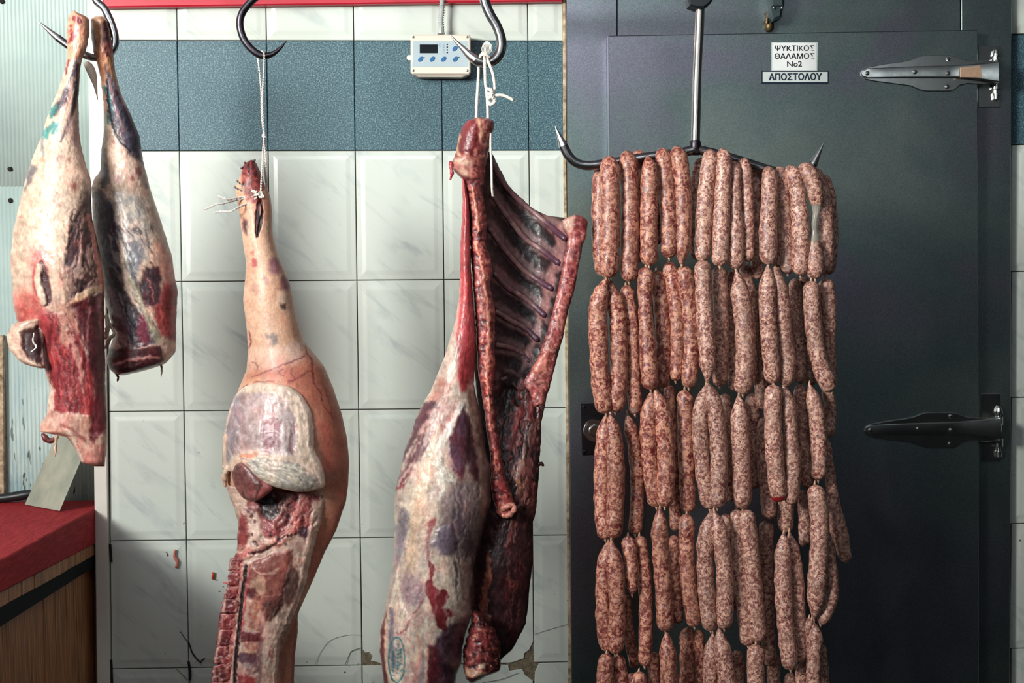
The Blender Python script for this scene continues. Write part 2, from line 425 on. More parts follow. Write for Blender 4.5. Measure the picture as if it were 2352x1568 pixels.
# scraps of meat stuck to the tiles
for lab, cat, pts, r in (('small pink shred of meat stuck to the tile near the wooden counter', 'meat scrap', [(402, 1262), (401, 1278), (407, 1290), (404, 1304)], 3.6),
                         ('tiny orange-red crumb stuck on the tile left of the pork spine', 'meat scrap', [(490, 1314), (489, 1322), (488, 1330)], 3.4)):
    P = spline(W([a[0] for a in pts], [a[1] for a in pts], -0.011), 14)
    rr = r * S(0) * (0.55 + 0.45 * np.sin(np.linspace(0.2, 2.9, 14)) + 0.15 * np.random.RandomState(3).randn(14) * 0.5)
    o = MB().tube(P, rr, 8).build('meat_scrap', m_plain('scrap_' + str(len(lab)), (206, 120, 104) if r == 3.6 else (196, 62, 30), 0.4), None, True, loc=P[0])
    tag(o, lab, cat)

# ------------------------------------------------------------------ left: white trim, fluted panels
t1 = plate('trim_1', [(193, -400), (236, -400), (243, 800), (252.5, 1568), (258, 2400), (226, 2400), (222, 1568), (212, 800)], -0.014, 0.19, M['trim'], None, 0.002)
t1['kind'] = 'structure'
wl = struct('wall_left')
def flute(name, y0p, y1p):
    a = W(-160, y0p, 0.168); b = W(225, y1p, 0.168); b[0] = a[0] + 0.50
    x0, x1 = a[0], b[0]; n = int((x1 - x0) / 0.0095) * 8
    xs = np.linspace(x0, x1, n + 1); ys = 0.170 + 0.0007 * np.cos((xs - x0) / 0.0095 * 2 * math.pi) ** 3
    V = []; F = []
    for x, y in zip(xs, ys):
        V += [(x, y, a[2]), (x, y, b[2]), (x, 0.185, a[2]), (x, 0.185, b[2])]
    for i in range(n):
        k = 4 * i; F += [(k, k + 1, k + 5, k + 4), (k + 2, k + 6, k + 7, k + 3), (k, k + 4, k + 6, k + 2), (k + 1, k + 3, k + 7, k + 5)]
    F += [(0, 2, 3, 1), (4 * n, 4 * n + 1, 4 * n + 3, 4 * n + 2)]
    return obj(name, V, F, M['fluted'], wl, True)
flute('fluted_panel', -420, 427); flute('fluted_panel', 429.5, 1800)
MB().box(R_X0, W(228, 900, 0.2)[0], 0.186, 0.24, 0, CEIL).build('backing_board', M['trim'], wl)
for (sx, sy) in ((22, 388), (23, 460), (4, 3)):
    c = W(sx, sy, 0.166)
    MB().tube([c + [0, 0.004, 0], c - [0, 0.0035, 0]], [0.0062, 0.0045], 10).build('screw', M['hole'], wl)
plate('corner_strip', [(-40, 770), (6, 770), (9, 1150), (-36, 1150)], 0.150, 0.016, M['caulk'], wl, 0.001)

tb = plate('trim_2', [(232, -160), (1292, -170), (1292, 2.5), (236, 17)], -0.030, 0.028, M['redband'], None, 0.003); tb['kind'] = 'structure'

# ------------------------------------------------------------------ cold-room door
d1 = struct('door_1')
zb = 0.0
def wp(pts, y):
    out = []
    for px, py in pts:
        if py is None: out.append((W(px[0], px[1], y)[0], zb))
        else: w = W(px, py, y); out.append((w[0], w[2]))
    return out
YF, YD = -0.028, -0.066
def wplate(name, pts, yf, t, mat, ch): return MB().prism(wp(pts, yf), yf, yf + t, ch).build(name, mat, d1)
wplate('jamb_panel', [(1298, -300), (1416, -300), (1420, 1568), ((1418, 1568), None), ((1314, 1568), None), (1313, 1568)], YF, 0.10, M['steel'], 0.0015)
wplate('lintel_panel', [(1418, -300), (2205, -300), (2206, 120), (1419, 120)], YF, 0.10, M['steel'], 0.0015)
wplate('jamb_panel', [(2207.5, -300), (2326, -300), (2324, 0), (2320, 1568), ((2320, 1568), None), ((2214, 1568), None), (2212, 1568)], YF, 0.10, M['steel'], 0.0015)
leaf = wplate('door_leaf', [(1397, 81.5), (2246, 68), (2248, 800), (2249, 1568), ((2249, 1568), None), ((1413, 1568), None), (1412, 1568), (1404, 800)], YD, 0.034, M['steel'], 0.0022)
wplate('caulk_joint', [(1291, -300), (1297.5, -300), (1301, 400), (1312.5, 1568), ((1314, 1568), None), ((1306, 1568), None), (1305.5, 1568), (1294.5, 400)], -0.010, 0.02, M['caulk'], 0.001)

def slot_screw(c, r, parent, ang=0.8, mat='chrome', nm='screw'):
    """c: world centre on the surface; domed slotted head facing the camera"""
    mb = MB(); n = 14; th = np.arange(n) * 2 * math.pi / n; V = [];
    for rr, yy in ((r, 0.0008), (r, -0.0006), (r * 0.75, -0.0018), (r * 0.3, -0.0022)):
        V.append(np.c_[c[0] + rr * np.cos(th), np.full(n, c[1] + yy), c[2] + rr * np.sin(th)])
    F = [(k * n + i, k * n + (i + 1) % n, (k + 1) * n + (i + 1) % n, (k + 1) * n + i) for k in range(3) for i in range(n)] + [tuple(range(3 * n, 4 * n))]
    mb.add(np.vstack(V), F); s = mb.build(nm, M[mat], parent)
    ca, sa = math.cos(ang), math.sin(ang); a = np.array([ca, 0, sa]) * r * 0.85; b = np.array([-sa, 0, ca]) * r * 0.13
    q = [c + a + b, c - a + b, c - a - b, c + a - b]
    V = [x + [0, -0.0016, 0] for x in q] + [x + [0, -0.0024, 0] for x in q]
    MB().add(V, [(0, 1, 2, 3), (4, 7, 6, 5), (0, 4, 5, 1), (1, 5, 6, 2), (2, 6, 7, 3), (3, 7, 4, 0)]).build('slot', M['hole'], s)
    return s

def hinge(dx, dy, sc=1.0, lower=False):
    """strap hinge; offsets in pixels from the upper one"""
    def q(pts): return [(x + dx, y + dy) for x, y in pts]
    h = bpy.data.objects.new('hinge', None); COL.objects.link(h); h.parent = d1; c = W(2120 + dx, 168 + dy, YD); h.location = c
    fl = q([(1979, 170), (1982, 160), (1993, 154), (2030, 147), (2074, 141), (2096, 136), (2112, 129), (2124, 127), (2180, 127), (2192, 129), (2210, 136), (2232, 139),
            (2292, 138), (2296, 160), (2292, 192), (2258, 194), (2222, 192), (2204, 196), (2192, 206), (2182, 209), (2128, 209), (2112, 206), (2090, 197), (2050, 192), (2006, 186), (1988, 182)])
    MB().prism(PX(fl, YD - 0.004), YD - 0.0045, YD, 0.0015).build('flange', M['chrome'], h)
    # raised strap, built from a sweep of cross-sections along its length
    xs = np.linspace(0, 1, 26); top = np.interp(xs, [0, .03, .3, .72, .9, 1], [163, 157, 153, 149, 144, 138.5]); bot = np.interp(xs, [0, .03, .3, .72, .9, 1], [174, 180, 179, 179, 186, 192])
    px = 1981 + xs * 313; V = []; m = 7
    hgt = np.interp(xs, [0, .03, .1, .7, 1], [0.003, 0.006, 0.010, 0.013, 0.026])
    for i in range(26):
        for k, (u, e) in enumerate(((0, 0), (0.02, 0.6), (0.08, 0.95), (0.5, 1.0), (0.88, 0.95), (0.97, 0.6), (1, 0))):
            V.append(W(px[i] + dx, top[i] + (bot[i] - top[i]) * u + dy, YD - 0.004 - hgt[i] * e))
    F = [(i * m + k, i * m + k + 1, (i + 1) * m + k + 1, (i + 1) * m + k) for i in range(25) for k in range(m - 1)]
    F += [tuple(range(m)), tuple(range(25 * m, 26 * m))[::-1]] + [(i * m, (i + 1) * m, (i + 1) * m + m - 1, i * m + m - 1) for i in range(25)]
    autosmooth(obj('strap', V, F, M['chrome'], h), 30)
    if not lower:
        MB().prism(PX(q([(2207, 155), (2252, 150), (2256, 178), (2207, 177)]), YD - 0.026), YD - 0.0262, YD - 0.020, 0.0004).build('worn_patch', m_plain('tan_residue', (172, 140, 116), 0.6, nscale=200, amt=0.2), h)
    for sx, sy, yy, an in ((1992, 168, 0.0115, .8), (2102, 165, 0.0160, .9), (2178, 136, 0.0055, -.8), (2176, 199, 0.0055, 1.5), (2178, 168, 0.0175, 0)):
        slot_screw(W(sx + dx, sy + dy, YD - yy), 0.0052, h, an)
    pl = q([(2247, 105), (2297, 105), (2297, 246), (2247, 246)]) if not lower else q([(2247, 84), (2291, 84), (2291, 240), (2247, 240)])
    MB().prism(PX(pl, YF - 0.003), YF - 0.004, YF, 0.001).build('frame_plate', M['chrome'], h)
    xc = 2284; R = 0.0062
    cc = W(xc + 4 + dx, 168 + dy, YF - 0.008)
    top_, bot_ = W(xc + 4 + dx, 112 + dy, YF - 0.008)[2], W(xc + 4 + dx, 232 + dy, YF - 0.008)[2]
    z = np.array([0, .04, .04, .1, .1, .14, .14, .2, .8, .86, .86, .9, .9, .97, .97, 1.0]); z = top_ + (bot_ - top_) * z
    r = np.array([.003, .0055, .0072, .0085, .0095, .0095, .005, .0045, .0045, .005, .0088, .0088, .0075, .0075, .005, .003])
    autosmooth(MB().tube(np.c_[np.full(16, cc[0]), np.full(16, cc[1]), z], r, 14).build('hinge_pin', M['chrome'], h), 35)
    for yy in (146, 196):
        a = W(xc + 3 + dx, yy - 9 + dy, YF - 0.008); b = W(xc + 3 + dx, yy + 9 + dy, YF - 0.008)
        autosmooth(MB().tube([a, b], 0.0115, 14).add([a + [-.012, .004, 0], a + [.0, .018, 0], b + [0, .018, 0], b + [-.012, .004, 0]], [(0, 1, 2, 3)]).build('knuckle', M['chrome'], h), 35)
    return h
hinge(0, 0); hinge(6, 820, lower=True)

# lock plate with its cylinder, left of the sausages
lk = bpy.data.objects.new('lock', None); COL.objects.link(lk); lk.parent = d1; lk.location = W(1365, 985, YF)
plate('lock_plate', [(1334, 927), (1392, 926), (1394, 1043), (1337, 1045)], YF - 0.006, 0.006, M['darkhook'], lk, 0.0012)
for (cx_, cy_) in ((1341, 934), (1343, 1036)): slot_screw(W(cx_, cy_, YF - 0.007), 0.0042, lk, 0.4, 'darkhook')
c = W(1366, 988, YF - 0.006); th = np.linspace(0, 2 * math.pi, 30)
pr = [(0, .0275), (-.004, .0275), (-.008, .026), (-.009, .023), (-.005, .021), (-.005, .016), (-.012, .014), (-.0135, .012)]
autosmooth(MB().tube([c + [0, a, 0] for a, _ in pr], [b for _, b in pr], 28).build('lock_cylinder', M['chrome'], lk), 25)

# latch striker above the door leaf
st = thing('door_latch', 'dark grey-green latch casting with brass fitting above the cold-room door', 'latch', W(1780, 60, YF))
autosmooth(plate('latch_body', [(1766, -60), (1804, -60), (1803, 8), (1798, 26), (1796, 40), (1776, 48), (1768, 36), (1764, 10)], YF - 0.045, 0.045, M['greydark'], st, 0.006), 30)
plate('latch_cap', [(1771, -60), (1800, -60), (1800, 14), (1773, 14)], YF - 0.052, 0.01, M['greydark'], st, 0.003)
for cx_ in (1778, 1796): slot_screw(W(cx_, 18, YF - 0.048), 0.003, st, 0.2)
autosmooth(MB().tube(W([1764, 1763, 1761], [20, 36, 54], YF - 0.02), [0.0042, 0.0045, 0.0042], 10).build('latch_pin', M['brass'], st), 40)
autosmooth(MB().tube(W([1767, 1767, 1767, 1767], [50, 54, 66, 72], YF - 0.008), [0.008, 0.0115, 0.0115, 0.007], 8).build('brass_nut', M['brass'], st), 40)
plate('latch_web', [(1755, 30), (1768, 30), (1768, 46), (1758, 46)], YF - 0.012, 0.012, M['greydark'], st, 0.002)

# ------------------------------------------------------------------ signs
def text(body, px, py, y, hpx, wpx, mat, parent, bold=0.0):
    """flat lettering centred on (px,py), scaled to the given pixel height and width"""
    cu = bpy.data.curves.new('lettering', 'FONT'); cu.body = body; cu.align_x = 'LEFT'; cu.extrude = 0.0; cu.offset = 0.0
    o = bpy.data.objects.new('lettering', cu); COL.objects.link(o)
    bpy.context.view_layer.update()
    dg = bpy.context.evaluated_depsgraph_get(); me = bpy.data.meshes.new_from_object(o.evaluated_get(dg))
    bpy.data.objects.remove(o); bpy.data.curves.remove(cu)
    n = len(me.vertices); co = np.zeros(n * 3); me.vertices.foreach_get('co', co); co = co.reshape(-1, 3)
    lo, hi = co.min(0), co.max(0); s = S(y)
    u = (co[:, 0] - lo[0]) / (hi[0] - lo[0]) - 0.5; v = (co[:, 1] - lo[1]) / (hi[1] - lo[1]) - 0.5
    c = W(px, py, y)
    V = np.c_[c[0] + u * wpx * s, np.full(n, c[1]), c[2] + v * hpx * s]
    F = [tuple(p.vertices) for p in me.polygons]; bpy.data.meshes.remove(me)
    if bold:      # heavier strokes: the same flat glyphs laid down again a hair to each side
        b_ = bold * hpx * s; VV, FF = [], []
        for i_, (ax, az) in enumerate(((0, 0), (b_, 0), (-b_, 0), (0, b_ * .6), (0, -b_ * .6))):
            VV.append(V + [ax, i_ * 0.00003, az]); FF += [tuple(j + i_ * n for j in f) for f in F]
        V, F = np.vstack(VV), FF
    return obj('lettering', V, F, M[mat] if isinstance(mat, str) else mat, parent)
sg = thing('paper_sign', 'laminated white paper sign with three lines of Greek lettering on steel door', 'sign', W(1825, 160, YD))
plate('lamination', [(1772, 97), (1878, 97), (1877, 162), (1772, 162)], YD - 0.0006, 0.0006, M['plateface'], sg)
plate('paper', [(1775, 99), (1875, 99), (1874, 161), (1775, 161)], YD - 0.0012, 0.0005, M['paper'], sg)
text('ΨΥKΤΙKΟΣ', 1825, 110.5, YD - 0.0016, 12.5, 91, 'ink', sg, 0.035)
text('ΘΑΛΑΜΟΣ', 1825, 128.5, YD - 0.0016, 12.5, 92, 'ink', sg, 0.035)
text('No2', 1825, 146.8, YD - 0.0016, 12, 34, 'ink', sg, 0.035)
np_ = thing('name_plate', 'silver name plate with navy border and Greek capitals below the paper sign', 'sign', W(1826, 190, YD))
plate('plate_frame', [(1750, 162), (1902, 162), (1904, 164), (1904, 190), (1902, 192), (1750, 192), (1748, 190), (1748, 164)], YD - 0.003, 0.003, M['navyink'], np_, 0.0006)
plate('plate_face', [(1752, 165), (1901, 165), (1901, 188), (1752, 188)], YD - 0.0036, 0.0008, M['plateface'], np_)
text('ΑΠΟΣΤΟΛΟΥ', 1827, 176, YD - 0.0042, 15.5, 122, 'navyink', np_, 0.05)

# ------------------------------------------------------------------ temperature controller and its conduit
tc = thing('temperature_controller', 'beige wall-mounted temperature controller with small display and blue oval buttons', 'controller', W(1012, 178, -0.008))
YC = -0.050
autosmooth(plate('housing', [(946, 86), (950, 80), (1074, 80), (1079, 84), (1080, 168), (1076, 172), (1060, 177), (960, 176), (946, 168)], YC + 0.012, 0.031, M['beige'], tc, 0.002), 30)
autosmooth(plate('front_cover', [(943, 83), (947, 79), (1077, 79), (1081, 83), (1081, 166), (1077, 170), (948, 170), (943, 165)], YC, 0.013, M['beige'], tc, 0.003), 30)
plate('face_label', [(949, 94), (1075, 94), (1075, 153), (947, 153)], YC - 0.0008, 0.001, M['facegrey'], tc)
plate('display', [(964, 102), (1005, 102), (1005, 122), (964, 122)], YC - 0.0016, 0.0012, M['screen'], tc, 0.0003)
for bx, by in ((966, 135.5), (993, 135.5), (1019, 135.5), (1046, 135.5), (1045, 111)):
    a = np.linspace(0, 2 * math.pi, 18, endpoint=False); ca, sa = math.cos(.8), math.sin(.8)
    P = [(bx + 7.2 * math.cos(t) * ca - 4.6 * math.sin(t) * sa, by - (7.2 * math.cos(t) * sa + 4.6 * math.sin(t) * ca)) for t in a]
    b_ = plate('button', P, YC - 0.0022, 0.0016, M['blue'], tc, 0.0004)
for i in range(4):
    cc = W(1027, 102 + i * 6.2, YC - 0.001); MB().tube([cc + [0, .0005, 0], cc - [0, .0006, 0]], 0.0018, 10).build('indicator', M['screen'], tc)
    text(('△', '✱', '◎', '○')[i], 1019, 102.5 + i * 6.2, YC - 0.0013, 4.5, 4.5, 'lettergrey', tc)
text('°C', 1009, 105, YC - 0.0013, 6.5, 7, 'lettergrey', tc)
for cx_, cy_ in ((949, 85), (1073, 85), (949, 162), (1073, 162)): slot_screw(W(cx_, cy_, YC - 0.0005), 0.0028, tc, 0.7)
for cx_, cy_ in ((974, 132), (1054, 132)):
    cc = W(cx_, cy_, YC - 0.001); MB().tube([cc + [0, .0005, 0], cc - [0, .0006, 0]], 0.0015, 8).build('indicator', M['screen'], tc)
cc = W(940, 133, -0.013); autosmooth(MB().tube([cc + [0, .004, 0], cc - [0, .004, 0]], 0.006, 12).build('mounting_ear', M['beige'], tc), 30)
cn = thing('conduit', 'ribbed grey flexible conduit running up from the beige controller', 'conduit', W(1013, 79, -0.03))
z = np.linspace(0, 1, 90); P = spline(W([1014, 1013, 1015, 1016, 1018], [64, 45, 20, -10, -60], -0.034), 90)
autosmooth(MB().tube(P, 0.0058 + 0.0011 * np.sign(np.sin(z * 2 * math.pi * 22)), 14).build('conduit_hose', M['conduit'], cn), 60)
autosmooth(MB().tube(W([1013, 1013, 1013, 1013, 1013], [78, 75, 74.5, 66, 61], -0.034), [0.0095, 0.0095, 0.0075, 0.0075, 0.0062], 8).build('gland_nut', M['conduit'], cn), 30)

# ------------------------------------------------------------------ counter
XC = W(221, 1170, 0.0)[0]
ct = thing('butcher_counter', 'wooden butcher counter topped by a thick red cutting board', 'counter', (XC - 0.6, -0.5, 0))
def side(y0, y1, zs0, zs1, x=0.0, th=0.5):   # a slab running away from the wall; zs=(bottom,top) at y0 and at y1
    V = []
    for y, zs in ((y0, zs0), (y1, zs1)):
        for xx in (XC - th + x, XC + x):
            V += [(xx, y, zs[0]), (xx, y, zs[1])]
    return V, [(0, 2, 3, 1), (4, 5, 7, 6), (0, 1, 5, 4), (2, 6, 7, 3), (1, 3, 7, 5), (0, 4, 6, 2)]
def zat(px, py, x):   # where the pixel ray meets the counter's side plane
    d = np.array([(px - FW / 2) / FPX, 1, -(py - FH / 2) / FPX]) @ RM.T; t = (x - CAM[0]) / d[0]; w = CAM + d * t; return w[1], w[2]
yN, zN = zat(0, 1286, XC); yF, zF = zat(221, 1165, XC)
def ln(pa, pb):
    (a, b), (c, d) = zat(*pa, XC), zat(*pb, XC); k = (d - b) / (c - a); return lambda y: b + k * (y - a)
L = [ln((0, 1286), (221, 1166)), ln((0, 1363), (221, 1248)), ln((0, 1398), (221, 1274)), ln((0, 1444), (221, 1302))]
ya, yb_ = -0.95, 0.146; ztop = 0.5 * (L[0](-.3) + L[0](0.0))
print('COUNTER', XC, yN, zN, yF, zF, [f(-.6) for f in L], [f(0.) for f in L])
V, F = side(ya, yb_, (L[1](ya), L[0](ya)), (L[1](yb_), L[0](yb_)), 0, 1.0); bd = obj('cutting_board', V, F, M['red'], ct)
md = bd.modifiers.new('b', 'BEVEL'); md.width = 0.004; md.segments = 2
r_ = random.Random(4); ys = np.linspace(ya, yb_, 15)
for i in range(14):
    a, b = ys[i], ys[i + 1] - 0.0025
    V, F = side(a, b, (L[2](a), L[1](a)), (L[2](b), L[1](b)), -0.004 + r_.uniform(-.002, .002), 0.9)
    obj('wood_block', V, F, M['wood'], ct)
V, F = side(ya, yb_, (L[3](ya), L[2](ya)), (L[3](yb_), L[2](yb_)), -0.006, 0.9); obj('dark_rail', V, F, M['blackpaint'], ct)
ys = np.arange(ya, yb_ - 0.02, 0.083)
for i, a in enumerate(ys):
    b = min(a + 0.0812, yb_)
    V, F = side(a, b, (0.02, L[3](a)), (0.02, L[3](b)), -0.02 + r_.uniform(-.0015, .0015), 0.02)
    s_ = obj('slat', V, F, M['wood'], ct); md = s_.modifiers.new('b', 'BEVEL'); md.width = 0.0015; md.segments = 1
V, F = side(ya, yb_, (0.0, L[3](ya) - 0.01), (0.0, L[3](yb_) - 0.01), -0.045, 0.9); obj('carcass', V, F, M['blackpaint'], ct)

# cleaver blade standing behind the lamb, and knife handle behind it
def cw(px, py, y): return W(px, py, y)
kz = thing('cleaver', 'wide dull steel cleaver blade standing upright on the red board', 'cleaver', W(97, 1168, 0.03))
V = [W(57, 1160, 0.04), W(137, 1175, 0.00), W(197, 1030, 0.06), W(150, 905, 0.10), W(150, 960, 0.10)]
def on_board(px, py):
    y = np.linspace(-0.9, 0.14, 400); z = np.array([W(px, py, v)[2] for v in y]); k = int(np.argmin(abs(z - np.array([L[0](v) for v in y])))); p_ = W(px, py, y[k]); p_[2] += 0.002; return p_
b0, b1 = on_board(57, 1160), on_board(137, 1175)
V = [b0, b1, W(196, 1032, b1[1] + 0.03), W(135, 985, b0[1] + 0.04)]; print('BLADE', b0, b1)
nrm = np.array([0.1, 0.004, 0.0]); V2 = [v + [0.0, 0.0035, 0.0] for v in V]
MB().add(V + V2, [(0, 1, 2, 3), (7, 6, 5, 4), (0, 4, 5, 1), (1, 5, 6, 2), (2, 6, 7, 3), (3, 7, 4, 0)]).build('blade', M['blade'], kz)
autosmooth(MB().tube(spline([W(165, 1009, b1[1] + 0.037), W(182, 975, b1[1] + 0.05), W(196, 940, b1[1] + 0.06)], 12), np.linspace(0.010, 0.013, 12), 12).build('handle', M['black'], kz), 40)
kh = thing('knife', 'black-handled knife lying against the fluted wall panel on the counter', 'knife', W(40, 1146, 0.1))
P = spline([W(-80, 1146, 0.12), W(0, 1144, 0.12), W(40, 1139, 0.12), W(72, 1133, 0.12)], 16)
autosmooth(MB().tube(P, np.interp(np.linspace(0, 1, 16), [0, .3, .5, .9, 1], [.006, .009, .0105, .012, .009]), 12).build('handle', M['black'], kh), 40)
MB().prism(PX([(72, 1127), (150, 1122), (150, 1146), (72, 1140)], 0.12), 0.119, 0.121).build('blade', M['blade'], kh)
ks = thing('knife', 'pale knife point poking in over the near edge of the red board', 'knife', W(-20, 1290, -0.55))
MB().prism(PX([(-90, 1286), (0, 1288), (15, 1290), (0, 1293), (-90, 1300)], -0.60), -0.6006, -0.5994).build('blade', M['point'], ks)
MB().tube(W([-90, -190], [1293, 1293], -0.60), 0.011, 10).build('handle', M['black'], ks)

# ------------------------------------------------------------------ overhead rail (above the frame) and hooks
YH = -0.45
def hook(name, label, pts, rad, mat, tip=None, tipmat='point', y=YH, dy=None):
    P2 = spline([(a[0], a[1], (a[2] if len(a) > 2 else 0)) for a in pts], 60)
    P = W(P2[:, 0], P2[:, 1], y); P[:, 1] += P2[:, 2]
    t = thing(name, label, 'hook', P[len(P) // 2])
    s = S(y); n = len(P); k = int(n * (1 - tip)) if tip else n
    autosmooth(MB().tube(P[:k + 1], np.full(k + 1, rad * s), 14).build('shank', M[mat], t), 50)
    if tip:
        m = n - k; autosmooth(MB().tube(P[k:], np.linspace(rad * s, 0.0008, m), 14).build('point', M[tipmat], t), 50)
    return t
HK = 'steel meat hooks hanging from the rail'
h1 = hook('meat_hook', 'steel meat hook carrying the pair of lamb legs at far left', [(205, -190), (212, -110), (226, -60), (218, -5), (240, 20), (258, 60), (265, 95), (255, 120), (235, 132), (205, 130), (165, 110), (130, 85), (104, 63), (86, 48)], 8.5, 'hook', 0.12)
h2 = hook('meat_hook', 'blackened meat hook holding the twine of the pork leg', [(600, -190), (612, -110), (622, -55), (605, -22), (576, 4), (556, 30), (551, 58), (560, 90), (580, 115), (603, 128), (626, 124), (646, 108), (659, 92)], 8.5, 'darkhook', 0.16, 'darkhook')
h3 = hook('meat_hook', 'thick steel meat hook holding the white rope of the rib side', [(1090, -200), (1098, -120), (1108, -60), (1112, -5), (1124, 30), (1142, 62), (1152, 95), (1148, 122), (1130, 141), (1104, 143), (1082, 130), (1064, 112), (1048, 96), (1034, 80)], 11.5, 'hook', 0.17)
for h in (h1, h2, h3): h['group'] = HK

YB = -0.46
dh = thing('double_hook', 'wide two-pointed steel hanger bar on a vertical rod carrying the sausages', 'hook', W(1600, 345, YB))
s = S(YB)
LB = [(1600, 343), (1565, 350), (1530, 355), (1490, 360), (1440, 368), (1390, 376), (1350, 380), (1325, 375), (1306, 358), (1294, 335)]
RB = [(1600, 343), (1640, 352), (1680, 363), (1720, 375), (1760, 388), (1800, 398), (1840, 400), (1858, 388), (1868, 376)]
for pts, tipend in ((LB, (1275, 290)), (RB, (1893, 327))):
    P = spline(W([a[0] for a in pts], [a[1] for a in pts], YB), 40)
    autosmooth(MB().tube(P, 11 * s, 14).build('arm', M['hook'], dh), 50)
    e = W(tipend[0], tipend[1], YB); Q = spline([P[-1], 0.55 * P[-1] + 0.45 * e, e], 12)
    autosmooth(MB().tube(Q, np.linspace(11 * s, 0.0006, 12), 14).build('point', M['point'], dh), 50)
autosmooth(MB().tube([W(1609, 8, YB), W(1601, 180, YB), W(1597, 328, YB)], 10.5 * s, 16).build('rod', M['rod'], dh), 50)
autosmooth(MB().tube([W(1597, 322, YB), W(1597, 328, YB), W(1598, 352, YB), W(1598, 356, YB)], [11 * s, 13 * s, 13 * s, 9 * s], 14).build('weld', M['darkhook'], dh), 50)
plate('rod_head', [(1580, -4), (1586, -14), (1634, -14), (1640, -4), (1632, 8), (1618, 18), (1600, 18), (1584, 12)], YB - 0.02, 0.04, M['black'], dh, 0.004)
autosmooth(MB().tube([W(1609, 17, YB), W(1609, 10, YB)], [10 * s, 14 * s], 14).build('collar', M['brass'], dh), 50)
MB().tube([W(1609, -10, YB), W(1612, -120, YB)], 11 * s, 12).build('hanger_stem', M['darkhook'], dh)
zr = W(600, -175, YH)[2]
rl = MB().tube([(R_X0, YH, zr), (R_X1, YH, zr)], 0.014, 12).build('overhead_rail', M['hook'], None, True, loc=(0, YH, zr))
tag(rl, 'steel rail above the picture from which the meat hooks hang', 'rail')
# ------------------------------------------------------------------ sausages
def m_sausage(name, fat, meat, scale, fleck):
    t = NT(name, Roughness=0.42); t.b.inputs['Coat Weight'].default_value = 0.12; t.b.inputs['Coat Roughness'].default_value = 0.35
    t.b.inputs['Subsurface Weight'].default_value = 0.0
    oi = t.n('ShaderNodeObjectInfo'); v = t.coord(kind='World')
    v = t.n('ShaderNodeVectorMath', {0: v, 1: t.n('ShaderNodeCombineXYZ', {0: t.math('MULTIPLY', oi.outputs['Random'], 37.0)}).outputs[0]}, operation='ADD').outputs[0]
    n1 = t.noise(v, scale, 3, 0.62, 0.6)
    c = t.ramp(n1, [(0.36, rgba(meat)), (0.47, rgba(tuple(0.45 * a + 0.55 * b for a, b in zip(fat, meat)))), (0.56, rgba(fat)), (0.68, rgba(tuple(min(255, a * 1.10) for a in fat)))])
    n2 = t.noise(v, scale * 1.9, 2, 0.5)
    c = t.mix(t.math('MULTIPLY', t.ramp(n2, BWr(0.60, 0.68)), fleck), c, rgba((52, 36, 36)))
    n3 = t.noise(v, scale * 0.16, 2)
    c = t.mix(t.math('MULTIPLY', t.ramp(n3, BWr(0.42, 0.72)), 0.45), c, rgba(tuple(a * 0.72 for a in fat)))
    n4 = t.noise(v, 22, 3, 0.6, 1.0)
    c = t.mix(t.math('MULTIPLY', t.ramp(n4, BWr(0.66, 0.74)), 0.5), c, rgba((150, 146, 142)))
    hs = t.n('ShaderNodeHueSaturation', {'Color': c, 'Value': t.n('ShaderNodeMapRange', {'Value': oi.outputs['Random'], 'To Min': 0.86, 'To Max': 1.12}).outputs[0]})
    t.base(hs.outputs[0])
    hb = t.math('ADD', n1, t.math('MULTIPLY', n2, 0.5))
    t.bump(hb, 0.35, 0.003)
    return t.m
SM = [m_sausage('coarse_red_sausage', (200, 142, 118), (100, 30, 32), 118, 0.8), m_sausage('pale_peppered_sausage', (208, 162, 142), (112, 58, 54), 150, 1.0)]
MCAS = m_plain('sausage_casing', (205, 168, 140), 0.3, nscale=120, amt=0.3, dark=(150, 100, 80))
t = NT('clear_casing', Roughness=0.25, Alpha=0.55); t.base(t.mix(t.noise(t.coord(kind='World'), 90, 3), rgba((200, 190, 175)), rgba((150, 140, 130)))); MCLR = t.m
RND = np.random.RandomState(11)
LY = {'F': -0.497, 'M': -0.474, 'B': -0.435, 'X': -0.405}
ROWS = []
def row(name, lst): ROWS.append((name, lst))
